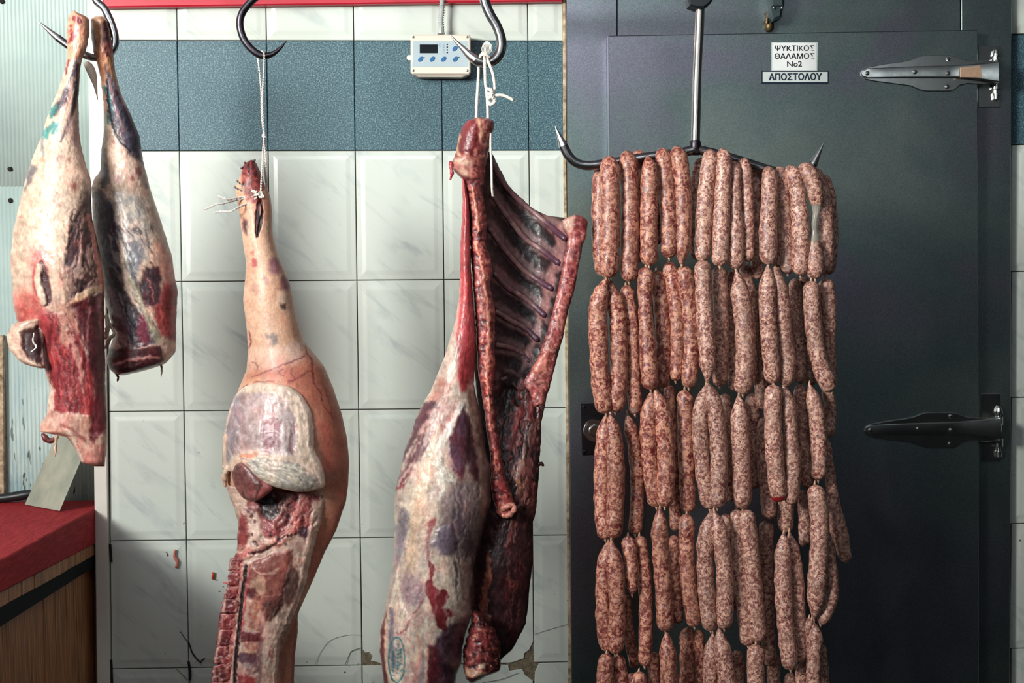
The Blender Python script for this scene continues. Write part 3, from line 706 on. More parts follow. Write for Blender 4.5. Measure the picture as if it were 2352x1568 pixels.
row('top row', [
 ([(1383, 380), (1379, 470), (1380, 560), (1386, 632)], 38, 'B', {}),
 ([(1400, 362), (1401, 450), (1400, 550), (1397, 637)], 42, 'F', {}),
 ([(1441, 350), (1446, 400), (1447, 520), (1444, 645)], 38, 'F', {}),
 ([(1466, 343), (1470, 420), (1468, 600)], 30, 'B', {}),
 ([(1489, 355), (1491, 420), (1490, 520), (1491, 609)], 38, 'F', {'pin': 1}),
 ([(1496, 346), (1508, 420), (1510, 560)], 30, 'B', {}),
 ([(1523, 343), (1530, 420), (1536, 520), (1536, 590)], 37, 'F', {}),
 ([(1556, 339), (1566, 400), (1571, 500), (1566, 606)], 37, 'F', {'pinb': 1}),
 ([(1612, 362), (1598, 440), (1596, 520), (1599, 594)], 30, 'B', {}),
 ([(1634, 346), (1624, 420), (1617, 510), (1613, 598)], 36, 'F', {}),
 ([(1664, 343), (1662, 420), (1657, 520), (1653, 611)], 36, 'F', {}),
 ([(1690, 369), (1689, 450), (1690, 540), (1690, 617)], 34, 'F', {'w': [(0, .72), (.45, .74), (.65, 1.02), (1, 1.05)]}),
 ([(1709, 364), (1714, 420), (1717, 510), (1716, 600)], 29, 'M', {}),
 ([(1736, 369), (1737, 420), (1731, 500), (1728, 590)], 30, 'B', {}),
 ([(1744, 460), (1741, 540), (1738, 640)], 28, 'B', {}),
 ([(1769, 384), (1768, 450), (1764, 530), (1764, 607)], 38, 'F', {'w': [(0, .85), (.4, .95), (.7, 1.05), (1, 1)]}),
 ([(1790, 500), (1793, 550), (1789, 611)], 24, 'M', {}),
 ([(1794, 384), (1800, 450), (1805, 540), (1808, 628)], 31, 'M', {}),
 ([(1817, 382), (1832, 450), (1839, 540), (1839, 631)], 40, 'F', {'w': [(0, .85), (.3, .9), (.6, 1.02), (1, 1)]}),
 ([(1846, 378), (1864, 410), (1876, 460), (1871, 520), (1873, 580), (1874, 640)], 38, 'F', {'w': [(0, .95), (.28, .95), (.38, .55), (.45, .34), (.58, .34), (.68, .6), (.8, 1), (1, 1)], 'mid': 1}),
 ([(1864, 388), (1888, 440), (1896, 530), (1893, 628)], 36, 'M', {}),
 ([(1884, 402), (1903, 440), (1910, 530), (1903, 628)], 28, 'B', {}),
])
row('second row', [
 ([(1391, 641), (1374, 700), (1375, 800), (1380, 880), (1392, 948)], 41, 'F', {'pin': 1}),
 ([(1398, 643), (1416, 710), (1421, 800), (1421, 870), (1412, 946)], 39, 'F', {'pin': 1}),
 ([(1438, 656), (1450, 730), (1454, 820), (1458, 948)], 31, 'M', {}),
 ([(1484, 614), (1482, 700), (1487, 800), (1494, 893)], 36, 'F', {'w': [(0, 1), (.35, .85), (.55, .9), (.8, 1.1), (1, 1)]}),
 ([(1508, 622), (1519, 700), (1523, 800), (1519, 890)], 35, 'M', {}),
 ([(1535, 604), (1549, 680), (1556, 780), (1551, 872)], 31, 'M', {}),
 ([(1569, 612), (1583, 700), (1588, 790), (1582, 888)], 37, 'F', {}),
 ([(1614, 599), (1617, 690), (1623, 790), (1625, 876)], 37, 'F', {'pinb': 1}),
 ([(1651, 613), (1655, 700), (1657, 800), (1654, 886)], 34, 'M', {}),
 ([(1682, 622), (1678, 720), (1683, 820), (1686, 896)], 26, 'B', {}),
 ([(1692, 624), (1703, 700), (1711, 800), (1706, 905)], 41, 'F', {'pin': 1}),
 ([(1708, 611), (1723, 680), (1727, 780), (1728, 880)], 28, 'B', {}),
 ([(1737, 660), (1742, 760), (1748, 850), (1752, 938)], 32, 'X', {}),
 ([(1764, 611), (1762, 700), (1768, 790), (1777, 880)], 37, 'F', {'pin': 1}),
 ([(1777, 611), (1795, 690), (1802, 770), (1811, 830), (1804, 887)], 35, 'F', {'pin': 1}),
 ([(1826, 641), (1831, 740), (1836, 810), (1838, 879)], 27, 'B', {}),
 ([(1846, 637), (1853, 740), (1862, 884)], 27, 'X', {}),
 ([(1864, 646), (1867, 720), (1876, 800), (1888, 850), (1908, 897)], 38, 'F', {}),
 ([(1896, 641), (1903, 700), (1905, 790), (1912, 880)], 33, 'M', {'w': [(0, 1.1), (.4, 1), (.6, .75), (1, .7)]}),
])
row('third row', [
 ([(1393, 953), (1386, 1040), (1383, 1140), (1390, 1236)], 36, 'M', {'pin': 1}),
 ([(1402, 952), (1413, 1040), (1415, 1140), (1408, 1237)], 38, 'F', {'pin': 1}),
 ([(1440, 952), (1458, 1030), (1464, 1130), (1459, 1226)], 30, 'M', {'pin': 1}),
 ([(1500, 894), (1489, 970), (1493, 1060), (1508, 1163)], 36, 'F', {'pin': 1}),
 ([(1506, 893), (1524, 970), (1531, 1060), (1527, 1163)], 40, 'F', {'pin': 1}),
 ([(1537, 884), (1545, 1000), (1551, 1110), (1551, 1217)], 27, 'X', {}),
 ([(1573, 896), (1574, 980), (1577, 1080), (1582, 1175)], 35, 'M', {}),
 ([(1622, 885), (1609, 960), (1613, 1060), (1630, 1168)], 35, 'F', {'pin': 1}),
 ([(1628, 880), (1646, 960), (1652, 1060), (1647, 1164)], 38, 'F', {'pin': 1}),
 ([(1664, 905), (1672, 1000), (1675, 1150)], 26, 'X', {}),
 ([(1697, 908), (1699, 990), (1703, 1080), (1706, 1166)], 40, 'F', {'pin': 1}),
 ([(1728, 905), (1732, 1000), (1732, 1120)], 32, 'X', {}),
 ([(1757, 960), (1756, 1050), (1762, 1120), (1767, 1190)], 33, 'B', {}),
 ([(1777, 884), (1775, 960), (1779, 1050), (1790, 1150)], 39, 'F', {'red': 1}),
 ([(1800, 886), (1812, 940), (1815, 1000), (1820, 1070), (1814, 1156)], 34, 'F', {'pin': 1, 'w': [(0, 1), (.2, 1.02), (.35, .85), (.6, 1.05), (1, 1)]}),
 ([(1807, 1090), (1805, 1222)], 34, 'B', {}),
 ([(1838, 884), (1843, 960), (1849, 1040), (1854, 1120)], 28, 'B', {}),
 ([(1859, 884), (1874, 950), (1881, 1030), (1880, 1102)], 36, 'M', {'pin': 1}),
 ([(1900, 890), (1908, 940), (1904, 1002)], 27, 'B', {}),
 ([(1901, 1004), (1908, 1090), (1920, 1180), (1938, 1260), (1944, 1294)], 36, 'B', {'w': [(0, .35), (.2, .55), (.5, .75), (.72, 1.05), (.9, .85), (1, .6)], 'clear': 1}),
])
row('fourth row', [
 ([(1398, 1243), (1387, 1320), (1386, 1410), (1396, 1494)], 35, 'M', {'pin': 1}),
 ([(1404, 1242), (1414, 1320), (1417, 1410), (1413, 1499)], 37, 'F', {'pin': 1}),
 ([(1443, 1233), (1449, 1290), (1451, 1362)], 34, 'F', {'w': [(0, 1), (.5, .95), (.85, .8), (1, .6)]}),
 ([(1469, 1233), (1480, 1320), (1483, 1420), (1480, 1527)], 30, 'M', {}),
 ([(1438, 1370), (1444, 1450), (1458, 1530)], 24, 'B', {}),
 ([(1517, 1167), (1517, 1250), (1524, 1350), (1529, 1449)], 37, 'F', {'pin': 1}),
 ([(1578, 1182), (1577, 1270), (1582, 1350), (1594, 1436)], 34, 'M', {}),
 ([(1636, 1172), (1621, 1250), (1622, 1340), (1632, 1446)], 37, 'F', {'pin': 1}),
 ([(1640, 1172), (1657, 1250), (1665, 1340), (1664, 1442)], 37, 'F', {'pin': 1}),
 ([(1694, 1170), (1697, 1270), (1704, 1370), (1718, 1481)], 31, 'M', {}),
 ([(1714, 1170), (1725, 1260), (1733, 1360), (1742, 1472)], 38, 'F', {}),
 ([(1760, 1196), (1762, 1300), (1764, 1410), (1768, 1528)], 31, 'B', {}),
 ([(1802, 1225), (1799, 1310), (1803, 1420), (1815, 1536)], 37, 'F', {'pin': 1}),
 ([(1814, 1224), (1829, 1310), (1834, 1410), (1838, 1518)], 29, 'M', {'pin': 1}),
 ([(1844, 1128), (1849, 1190), (1848, 1252)], 27, 'B', {}),
 ([(1872, 1114), (1882, 1190), (1878, 1300), (1869, 1418)], 41, 'F', {'pinb': 1}),
 ([(1900, 1232), (1907, 1300), (1910, 1370), (1884, 1430)], 29, 'M', {}),
 ([(1664, 1180), (1678, 1290), (1690, 1400)], 28, 'X', {}),
 ([(1548, 1230), (1552, 1330), (1556, 1430)], 27, 'X', {}),
])
row('bottom row', [
 ([(1393, 1503), (1389, 1590), (1392, 1700)], 37, 'F', {}),
 ([(1418, 1505), (1430, 1600), (1432, 1700)], 33, 'M', {}),
 ([(1467, 1543), (1466, 1620), (1466, 1740)], 35, 'F', {}),
 ([(1452, 1545), (1450, 1640)], 24, 'X', {}),
 ([(1530, 1452), (1536, 1540), (1540, 1680)], 38, 'F', {'pin': 1}),
 ([(1501, 1500), (1504, 1650)], 26, 'X', {}),
 ([(1578, 1443), (1577, 1540), (1580, 1660)], 32, 'B', {}),
 ([(1603, 1448), (1609, 1540), (1608, 1650)], 25, 'B', {}),
 ([(1637, 1455), (1631, 1540), (1634, 1660)], 33, 'M', {'pin': 1}),
 ([(1650, 1444), (1666, 1540), (1680, 1680)], 39, 'F', {'pin': 1}),
 ([(1737, 1481), (1737, 1580), (1740, 1700)], 39, 'F', {}),
 ([(1775, 1500), (1780, 1660)], 30, 'X', {}),
 ([(1814, 1546), (1812, 1680)], 27, 'B', {}),
 ([(1844, 1526), (1842, 1660)], 28, 'M', {}),
 ([(1857, 1420), (1852, 1470), (1852, 1515)], 27, 'M', {}),
 ([(1866, 1426), (1874, 1465), (1868, 1530), (1872, 1640)], 35, 'F', {'pin': 1, 'w': [(0, .6), (.15, 1), (.3, .85), (1, 1.05)]}),
 ([(1884, 1480), (1890, 1560), (1890, 1640)], 26, 'B', {}),
 ([(1693, 1495), (1700, 1650)], 28, 'X', {}),
])
def sausage(pts, w, layer, op, rowi, first):
    yl = LY[layer] + (0.006 if first % 2 else -0.004); n = 30; w = w * 1.08
    d0 = np.subtract(pts[0], pts[1]); d1 = np.subtract(pts[-1], pts[-2]); pts = list(pts)
    if rowi > 0: pts[0] = tuple(np.add(pts[0], d0 / np.linalg.norm(d0) * 2.5))
    pts[-1] = tuple(np.add(pts[-1], d1 / np.linalg.norm(d1) * 2.5))
    P2 = spline(pts, n); s_ = np.linspace(0, 1, n)
    yy = np.full(n, yl)
    P = W(P2[:, 0], P2[:, 1], 0 * P2[:, 0] + yl)
    P[:, 1] += 0.004 * np.sin(s_ * 3.0 + RND.rand() * 6) + RND.uniform(-0.002, 0.002)
    if rowi == 0 and layer in 'FM' and pts[0][1] < 420:          # lean back over the bar at the top
        P[:, 1] += 0.024 * np.clip(1 - s_ / 0.09, 0, 1) ** 1.5
    r0 = w * S(yl) / 2
    L_ = np.linalg.norm(np.diff(P, axis=0), axis=1).sum(); d = s_ * L_; e = r0 * 1.25
    # round or drawn-out ends
    def cap(x, pin):
        q = np.clip(x / (e * (2.3 if pin else 1.0)), 0, 1)
        return np.sqrt(np.clip(1 - (1 - q) ** 2, 0, 1)) if not pin else np.clip(0.12 + 0.88 * np.sin(q * math.pi / 2), 0, 1)
    # resample densely at the ends
    sd = 0.5 - 0.5 * np.cos(np.linspace(0, math.pi, 34)); sd = 0.5 * sd + 0.5 * np.linspace(0, 1, 34)
    sd[0], sd[-1] = 0, 1
    P = np.stack([np.interp(sd, s_, P[:, k]) for k in range(3)], 1); d = sd * L_
    wf = np.interp(sd, *zip(*op['w'])) if 'w' in op else 1.0
    lump = 1 + 0.035 * np.sin(d * 90 + RND.rand() * 9) * np.sin(d * 37 + RND.rand() * 9) + 0.02 * RND.randn(34)
    r = r0 * wf * lump * np.maximum(cap(d, op.get('pin')), 0.02) * np.maximum(cap(L_ - d, op.get('pinb')), 0.02)
    base = P[-1]
    mat = SM[0] if (pts[0][0] < 1605) else SM[1]
    mb = MB().tube(P, r, 18)
    ms = [(mb, mat)]
    o = thing('sausage', '', 'sausage', base, 'raw sausages draped over the double hook')
    V = np.vstack(mb.V); q = (V * 60)
    V += 0.0007 * np.sin(q[:, [1]] * 3.1 + q[:, [2]] * 2.3 + RND.rand() * 9)
    if op.get('mid'):
        body = obj('casing', V, mb.F, mat, o, True); body.data.materials.append(MCLR)
        pm = np.array([np.mean([v // 18 for v in f]) for f in mb.F]); idx = ((pm / 33 > .40) & (pm / 33 < .64)).astype(np.int32); body.data.polygons.foreach_set('material_index', idx)
    elif op.get('clear'):
        body = obj('casing', V, mb.F, mat, o, True); body.data.materials.append(MCLR)
        pm = np.array([np.mean([v // 18 for v in f]) for f in mb.F]); body.data.polygons.foreach_set('material_index', (pm / 33 > .93).astype(np.int32))
    elif op.get('red'):
        body = obj('casing', V, mb.F, mat, o, True); body.data.materials.append(m_plain('raw_red_tip', (170, 40, 44), 0.3))
        pm = np.array([np.mean([v // 18 for v in f]) for f in mb.F]); body.data.polygons.foreach_set('material_index', (pm / 33 > .90).astype(np.int32))
    else:
        obj('casing', V, mb.F, mat, o, True)
    if layer in 'FM':
        dirn = P[0] - P[1]; dirn /= np.linalg.norm(dirn) + 1e-9
        if rowi > 0:
            K = np.array([P[0] - dirn * 0.002, P[0] + [0, 0, 0.003], P[0] + [0.001, 0.001, 0.007]])
            MB().tube(K, [0.0032, 0.0022, 0.0012], 7).build('twisted_end', MCAS, o, True)
        K = np.array([P[-1] + [0, 0, 0.003], P[-1] - [0, 0, 0.002], P[-1] - [-0.001, 0, 0.006]])
        MB().tube(K, [0.0034, 0.0022, 0.0012], 7).build('twisted_end', MCAS, o, True)
    return o
ORD = ['first', 'second', 'third', 'fourth', 'fifth', 'sixth', 'seventh', 'eighth', 'ninth', 'tenth', 'eleventh', 'twelfth', 'thirteenth']
for ri_, (rn, lst) in enumerate(ROWS):
    cl = {}
    for it in sorted(lst, key=lambda a: np.mean([q[0] for q in a[0]])):
        k = 'front' if it[2] == 'F' else 'tucked behind'
        cl.setdefault(k, []).append(it)
    for k, L2 in cl.items():
        for i, (pts, w, ly, op) in enumerate(L2):
            o = sausage(pts, w, ly, op, ri_, i)
            sz = 'plump' if w >= 38 else 'slender' if w <= 31 else 'medium-thick'
            tone = 'coarse dark red' if pts[0][0] < 1605 else 'pale peppered'
            if k == 'front': lb = f'{sz} {tone} sausage in front in the {rn}, {ORD[i]} from the left'
            else: lb = f'{sz} {tone} sausage half hidden in the {rn}, {ORD[i]} hidden from left'
            if op.get('mid'): lb = 'sausage near the right end of the top row with empty clear casing at mid-length'
            if op.get('clear'): lb = 'sausage dangling out to the lower right past the others, clear casing tip'
            if op.get('red'): lb = 'pale sausage in the third row with a split raw red lower tip'
            o['label'] = lb
# short sausage tail sticking out on the right
# ------------------------------------------------------------------ meat: relief and pigment engine
def vnoise(X, Y, sc, seed=0, octv=3, gain=0.55):
    out = np.zeros_like(X, dtype=float); amp = 1.0; tot = 0
    for o in range(octv):
        rs = np.random.RandomState(seed * 17 + o * 101 + 5); G = rs.rand(256, 256)
        u = X / sc + 71.3 * o; v = Y / sc + 19.7 * o
        i = np.floor(u).astype(int); j = np.floor(v).astype(int); fu = u - i; fv = v - j
        fu = fu * fu * (3 - 2 * fu); fv = fv * fv * (3 - 2 * fv)
        i0, i1, j0, j1 = i & 255, (i + 1) & 255, j & 255, (j + 1) & 255
        out += amp * ((G[i0, j0] * (1 - fu) + G[i1, j0] * fu) * (1 - fv) + (G[i0, j1] * (1 - fu) + G[i1, j1] * fu) * fv)
        tot += amp; amp *= gain; sc = sc / 2.0
    return out / tot
def sstep(a, b, x): t = np.clip((x - a) / (b - a), 0, 1); return t * t * (3 - 2 * t)

class Canvas:
    """pigment and relief of one carcass, laid out in its own surface coordinates"""
    def __init__(s, x0, y0, x1, y1, base, res=1.5, seed=1):
        s.x0, s.y0, s.res, s.seed = x0, y0, res, seed
        xs = np.arange(x0, x1 + res, res); ys = np.arange(y0, y1 + res, res)
        s.X, s.Y = np.meshgrid(xs, ys); s.C = np.empty(s.X.shape + (3,)); s.C[:] = base
        s.H = np.zeros(s.X.shape); s.k = 0
    def win(s, pts, pad):
        P = np.asarray(pts, float)[:, :2]; n, m = s.X.shape
        a = np.clip(((P.min(0) - pad - [s.x0, s.y0]) / s.res).astype(int), 0, [m, n]); b = np.clip(((P.max(0) + pad - [s.x0, s.y0]) / s.res).astype(int) + 1, 0, [m, n])
        return slice(a[1], b[1]), slice(a[0], b[0])
    def warped(s, w, amp, sc):
        s.k += 1; X, Y = s.X[w], s.Y[w]
        f = min(2.4, amp * .8 + .4)
        return (X + amp * 2 * (vnoise(X, Y, sc, s.seed + s.k, 3) - .5) + f * 2 * (vnoise(X, Y * .7, 5, s.seed + s.k + 7, 2) - .5),
                Y + amp * 2 * (vnoise(X, Y, sc, s.seed + s.k + 40, 3) - .5) + f * 2 * (vnoise(X, Y * .7, 5, s.seed + s.k + 13, 2) - .5))
    def put(s, w, m, col, h=0.0, alpha=1.0, mot=0.0, mcol=None, msc=12):
        m = m * alpha
        c = np.empty(s.X[w].shape + (3,)); c[:] = col
        if mcol is not None:
            s.k += 1; n = sstep(0.38, 0.62, vnoise(s.X[w], s.Y[w], msc, s.seed + s.k + 9, 4))[..., None] * mot
            c = c * (1 - n) + np.asarray(mcol, float) * n
        s.C[w] = s.C[w] * (1 - m[..., None]) + c * m[..., None]
        s.H[w] += h * m
    def pmask(s, pts, soft, amp, sc):
        w = s.win(pts, soft + amp + 4); X, Y = s.warped(w, amp, sc); P = np.asarray(pts, float)
        d = np.full(X.shape, 1e9); ins = np.zeros(X.shape, bool)
        for (ax, ay), (bx, by) in zip(P, np.roll(P, -1, 0)):
            ex, ey = bx - ax, by - ay; t = np.clip(((X - ax) * ex + (Y - ay) * ey) / (ex * ex + ey * ey + 1e-9), 0, 1)
            d = np.minimum(d, np.hypot(X - ax - t * ex, Y - ay - t * ey))
            c = ((ay > Y) != (by > Y)) & (X < (bx - ax) * (Y - ay) / (by - ay + 1e-12) + ax); ins ^= c
        sd = np.where(ins, d, -d)
        return w, sstep(-soft, soft, sd), sd
    def poly(s, pts, col, soft=4, amp=4, sc=16, h=0.0, alpha=1.0, dome=0, **kw):
        w, m, sd = s.pmask(pts, soft, amp, sc); s.put(w, m, col, h, alpha, **kw)
        if dome: s.H[w] += dome * np.sqrt(np.clip(1 - (1 - np.clip(sd / (abs(dome) * 2.2), 0, 1)) ** 2, 0, 1))
        return s
    def stroke(s, pts, r, col, soft=2, amp=2, sc=10, h=0.0, alpha=1.0, n=None, **kw):
        P = spline(pts, max(6, 4 * len(pts))) if n != 0 else np.asarray(pts, float)
        rr = np.broadcast_to(np.interp(np.linspace(0, 1, len(P)), np.linspace(0, 1, len(np.atleast_1d(r))), np.atleast_1d(r)), (len(P),))
        w = s.win(P, rr.max() + soft + amp + 3); X, Y = s.warped(w, amp, sc); q = np.full(X.shape, 1e9)
        for (a, b, ra, rb) in zip(P[:-1], P[1:], rr[:-1], rr[1:]):
            e = b - a; t = np.clip(((X - a[0]) * e[0] + (Y - a[1]) * e[1]) / (e @ e + 1e-9), 0, 1)
            q = np.minimum(q, np.hypot(X - a[0] - t * e[0], Y - a[1] - t * e[1]) - (ra + (rb - ra) * t))
        s.put(w, sstep(soft, -soft, q), col, h, alpha, **kw); return s
    def fibre(s, pts, ang, col, length=60, width=3, alpha=0.5, thr=(0.5, 0.7), h=0.0, soft=8, amp=6):
        w, m, _ = s.pmask(pts, soft, amp, 20); a = math.radians(ang); X, Y = s.warped(w, width * 2.2, length * 0.5)
        u = X * math.cos(a) + Y * math.sin(a); v = -X * math.sin(a) + Y * math.cos(a); s.k += 1
        n = vnoise(u / length * 10, v / width * 10, 10, s.seed + s.k, 2); s.put(w, m * sstep(thr[0], thr[1], n), col, h, alpha); return s
    def blotch(s, pts, col, sc=14, alpha=0.6, thr=(0.52, 0.62), h=0.0, soft=10, amp=6, octv=4):
        w, m, _ = s.pmask(pts, soft, amp, 20); s.k += 1
        s.put(w, m * sstep(thr[0], thr[1], vnoise(s.X[w], s.Y[w], sc, s.seed + s.k + 77, octv)), col, h, alpha); return s
    def scatter(s, pts, n, rng, col, h=0.0, alpha=0.9, soft=1.2, elong=1.0):
        rs = np.random.RandomState(s.seed + s.k); P = np.asarray(pts, float); a, b = P.min(0), P.max(0)
        for _ in range(n):
            c = a + rs.rand(2) * (b - a); r = rs.uniform(*rng); s.stroke([c, c + [0, r * elong + .1]], r, col, soft, 1.5, 6, h, alpha, n=0)
        return s
    def all_(s): n, m = s.X.shape; return [(s.x0 - 50, s.y0 - 50), (s.x0 + m * s.res + 50, s.y0 - 50), (s.x0 + m * s.res + 50, s.y0 + n * s.res + 50), (s.x0 - 50, s.y0 + n * s.res + 50)]
    def sample(s, px, py):
        n, m = s.X.shape; u = np.clip((px - s.x0) / s.res, 0, m - 1.001); v = np.clip((py - s.y0) / s.res, 0, n - 1.001)
        i, j = u.astype(int), v.astype(int); fu, fv = u - i, v - j; w = [(1 - fu) * (1 - fv), fu * (1 - fv), (1 - fu) * fv, fu * fv]
        def g(A):
            ex = (lambda q: q[..., None]) if A.ndim == 3 else (lambda q: q)
            return A[j, i] * ex(w[0]) + A[j, i + 1] * ex(w[1]) + A[j + 1, i] * ex(w[2]) + A[j + 1, i + 1] * ex(w[3])
        return g(s.C), g(s.H)
GAIN = 0.92
def m_meat(name='moist_meat', rough=0.38, coat=0.25):
    t = NT(name, Roughness=rough); t.b.inputs['Coat Weight'].default_value = coat; t.b.inputs['Coat Roughness'].default_value = 0.25
    a = t.n('ShaderNodeAttribute', attribute_name='Col').outputs['Color']; v = t.coord(kind='World')
    n = t.noise(v, 160, 5, 0.65); n2 = t.noise(v, 420, 3, 0.7)
    k = t.n('ShaderNodeMapRange', {'Value': n, 'From Min': 0.3, 'From Max': 0.7, 'To Min': 0.80, 'To Max': 1.14}).outputs[0]
    hs = t.n('ShaderNodeHueSaturation', {'Color': a, 'Value': k, 'Saturation': 0.92}); t.base(hs.outputs[0])
    t.rough(t.n('ShaderNodeMapRange', {'Value': t.noise(v, 35, 3), 'To Min': rough * 0.75, 'To Max': rough * 1.35}).outputs[0])
    t.bump(t.math('ADD', n, t.math('MULTIPLY', n2, 0.4)), 0.32, 0.003); return t.m
MM = m_meat(); MSKIN = m_meat('pork_rind', 0.46, 0.12)
def setcol(o, C, gain=None):
    c = np.clip(lin(np.clip(C, 0, 255)) * (gain or GAIN), 0, 0.92); a = o.data.color_attributes.new('Col', 'FLOAT_COLOR', 'POINT')
    a.data.foreach_set('color', np.c_[c, np.ones(len(c))].astype(np.float32).ravel())
def sleeve(name, parent, cv, outline, y0, front, back=None, nx=None, dy=2.2, cap=26, power=0.5, mat=None, depth=None, edge=1.2, capb=None, step=2.3, seed=3, tex=1.0):
    """closed hanging volume: rows follow the outline's left and right edges, rounded to the front and the back.
    front: peak thickness in metres (number or [(y, t), ...])"""
    P = np.asarray(outline, float); a, b = P[:, 1].min(), P[:, 1].max(); n = int((b - a) / dy) + 2
    ys = np.linspace(a + 0.3, b - 0.3, n); E = list(zip(P, np.roll(P, -1, 0))); L = np.full(n, 1e9); R = np.full(n, -1e9)
    for (p, q) in E:
        if abs(q[1] - p[1]) < 1e-6: continue
        t = (ys - p[1]) / (q[1] - p[1]); ok = (t >= 0) & (t <= 1); x = p[0] + t * (q[0] - p[0])
        L = np.where(ok, np.minimum(L, x), L); R = np.where(ok, np.maximum(R, x), R)
    jl = (vnoise(ys, ys * 0, 9, seed, 3) - .5) * 2 * edge; jr = (vnoise(ys, ys * 0 + 50, 9, seed + 1, 3) - .5) * 2 * edge
    k = np.ones(5) / 5
    def sm(v): return np.convolve(np.pad(v, 2, 'edge'), k, 'valid')
    L = sm(L) + jl; R = np.maximum(sm(R) + jr, L + 1.0)
    nx = nx or max(8, int((R - L).max() / step)); u = np.linspace(-1, 1, nx + 1); uu = np.sin(u * math.pi / 2) * 0.45 + u * 0.55
    w = (1 - uu ** 2) ** power
    px = (L[:, None] + R[:, None]) / 2 + (R - L)[:, None] / 2 * uu[None]; py = np.repeat(ys[:, None], nx + 1, 1)
    T = np.interp(ys, *zip(*front)) if isinstance(front, list) else np.full(n, float(front))
    T = sm(sm(sm(T)))
    cp = np.sqrt(np.clip(1 - (1 - np.clip((ys - a) / cap, 0, 1)) ** 2, 0, 1)) * np.sqrt(np.clip(1 - (1 - np.clip((b - ys) / (capb or cap), 0, 1)) ** 2, 0, 1))
    C, H = cv.sample(px, py)
    g1 = vnoise(px, py * .55, 7, seed + 5, 3)[..., None]; g2 = vnoise(px, py * .6, 26, seed + 8, 3)[..., None]; g3 = vnoise(px, py * .5, 4, seed + 15, 2)[..., None]
    C = C * (1 + tex * (.34 * (g1 - .5) + .30 * (g2 - .5))) + tex * (g3 - .5) * np.array([26, 30, 30]) + np.clip(g2 - .56, 0, 1) * np.array([10, -60, -55])
    H = H * .75 + (g1[..., 0] - .5) * 2.2 * tex
    hm = np.minimum(1, (1 - np.abs(uu)) * 8)[None] * cp[:, None]
    dep = depth(px, py) if depth else 0.0
    yf = y0 + dep - T[:, None] * w[None] * cp[:, None] - H * S(y0) * hm
    VF = W(px, py, yf)
    bk = (0.6 * T if back is None else np.full(n, float(back)))
    mb_ = 10; ub = np.sin(np.linspace(-1, 1, mb_ + 1) * math.pi / 2)[1:-1]
    pxb = (L[:, None] + R[:, None]) / 2 + (R - L)[:, None] / 2 * ub[None]; pyb = np.repeat(ys[:, None], mb_ - 1, 1)
    depb = depth(pxb, pyb) if depth else 0.0
    VB = W(pxb, pyb, y0 + depb * 1.0); VB[..., 1] += bk[:, None] * np.sqrt(1 - ub ** 2)[None] * cp[:, None]
    Cb, _ = cv.sample(pxb, pyb)
    V = np.concatenate([VF, VB[:, ::-1]], 1); C = np.concatenate([C, Cb[:, ::-1]], 1); m = V.shape[1]
    i = np.arange(n - 1)[:, None]; j = np.arange(m)[None]; jn = (j + 1) % m
    F = np.stack(np.broadcast_arrays(i * m + j, (i + 1) * m + j, (i + 1) * m + jn, i * m + jn), -1).reshape(-1, 4)
    # end caps as a ladder of quads across the ring
    capf = []
    for row_, rev in ((0, False), (n - 1, True)):
        ring = row_ * m + np.arange(m); c_ = V[row_].mean(0)
    VV = np.vstack([V.reshape(-1, 3), V[0].mean(0), V[-1].mean(0)]); CC = np.vstack([C.reshape(-1, 3), C[0].mean(0), C[-1].mean(0)])
    c0, c1 = n * m, n * m + 1; jj = np.arange(m); tri = []
    F4 = [F, np.stack([np.full(m // 2, c0), jj[::2][:m // 2], (jj[::2][:m // 2] + 1) % m, (jj[::2][:m // 2] + 2) % m], 1),
          np.stack([np.full(m // 2, c1), (n - 1) * m + (jj[::2][:m // 2] + 2) % m, (n - 1) * m + (jj[::2][:m // 2] + 1) % m, (n - 1) * m + jj[::2][:m // 2]], 1)]
    F = np.vstack(F4).astype(np.int64)
    o = obj(name, VV, F, mat or MM, parent, True); setcol(o, CC); return o
def surf(outline, front):
    P = np.asarray(outline, float); ys = np.arange(P[:, 1].min(), P[:, 1].max(), 2.0); L = np.full(len(ys), 1e9); R = -L
    for p, q in zip(P, np.roll(P, -1, 0)):
        if abs(q[1] - p[1]) < 1e-6: continue
        t = (ys - p[1]) / (q[1] - p[1]); ok = (t >= 0) & (t <= 1); x = p[0] + t * (q[0] - p[0])
        L = np.where(ok, np.minimum(L, x), L); R = np.where(ok, np.maximum(R, x), R)
    def f(x, y):
        l, r = np.interp(y, ys, L), np.interp(y, ys, R); u = np.clip((2 * x - l - r) / (r - l), -.985, .985)
        return np.interp(y, *zip(*front)) * np.sqrt(1 - u * u)
    return f
def ctube(name, parent, cv, pts, rad, y0, col=None, seg=12, n=None, mat=None, lump=0.12, seed=1, gain=None):
    """a tube through (px, py[, depth offset]) points, pigment from the canvas or one colour; rad in pixels"""
    n = n or max(8, int(3 * len(pts))); P2 = spline([(a[0], a[1], a[2] if len(a) > 2 else 0) for a in pts], n)
    P = W(P2[:, 0], P2[:, 1], y0 + P2[:, 2]); rr = np.interp(np.linspace(0, 1, n), np.linspace(0, 1, len(np.atleast_1d(rad))), np.atleast_1d(rad)) * S(y0)
    rs = np.random.RandomState(seed); rr = rr * (1 + lump * rs.randn(n)); rr[0] *= .6; rr[-1] *= .6
    mb = MB().tube(P, rr, seg); V = np.vstack(mb.V); V = V + rs.randn(*V.shape) * 0.0004
    o = obj(name, V, mb.F, mat or MM, parent, True)
    px = np.repeat(P2[:, 0], seg); py = np.repeat(P2[:, 1], seg)
    C = cv.sample(px, py)[0] if col is None else np.asarray(col, float) * (1 + 0.13 * rs.randn(len(px), 1))
    setcol(o, C, gain); return o

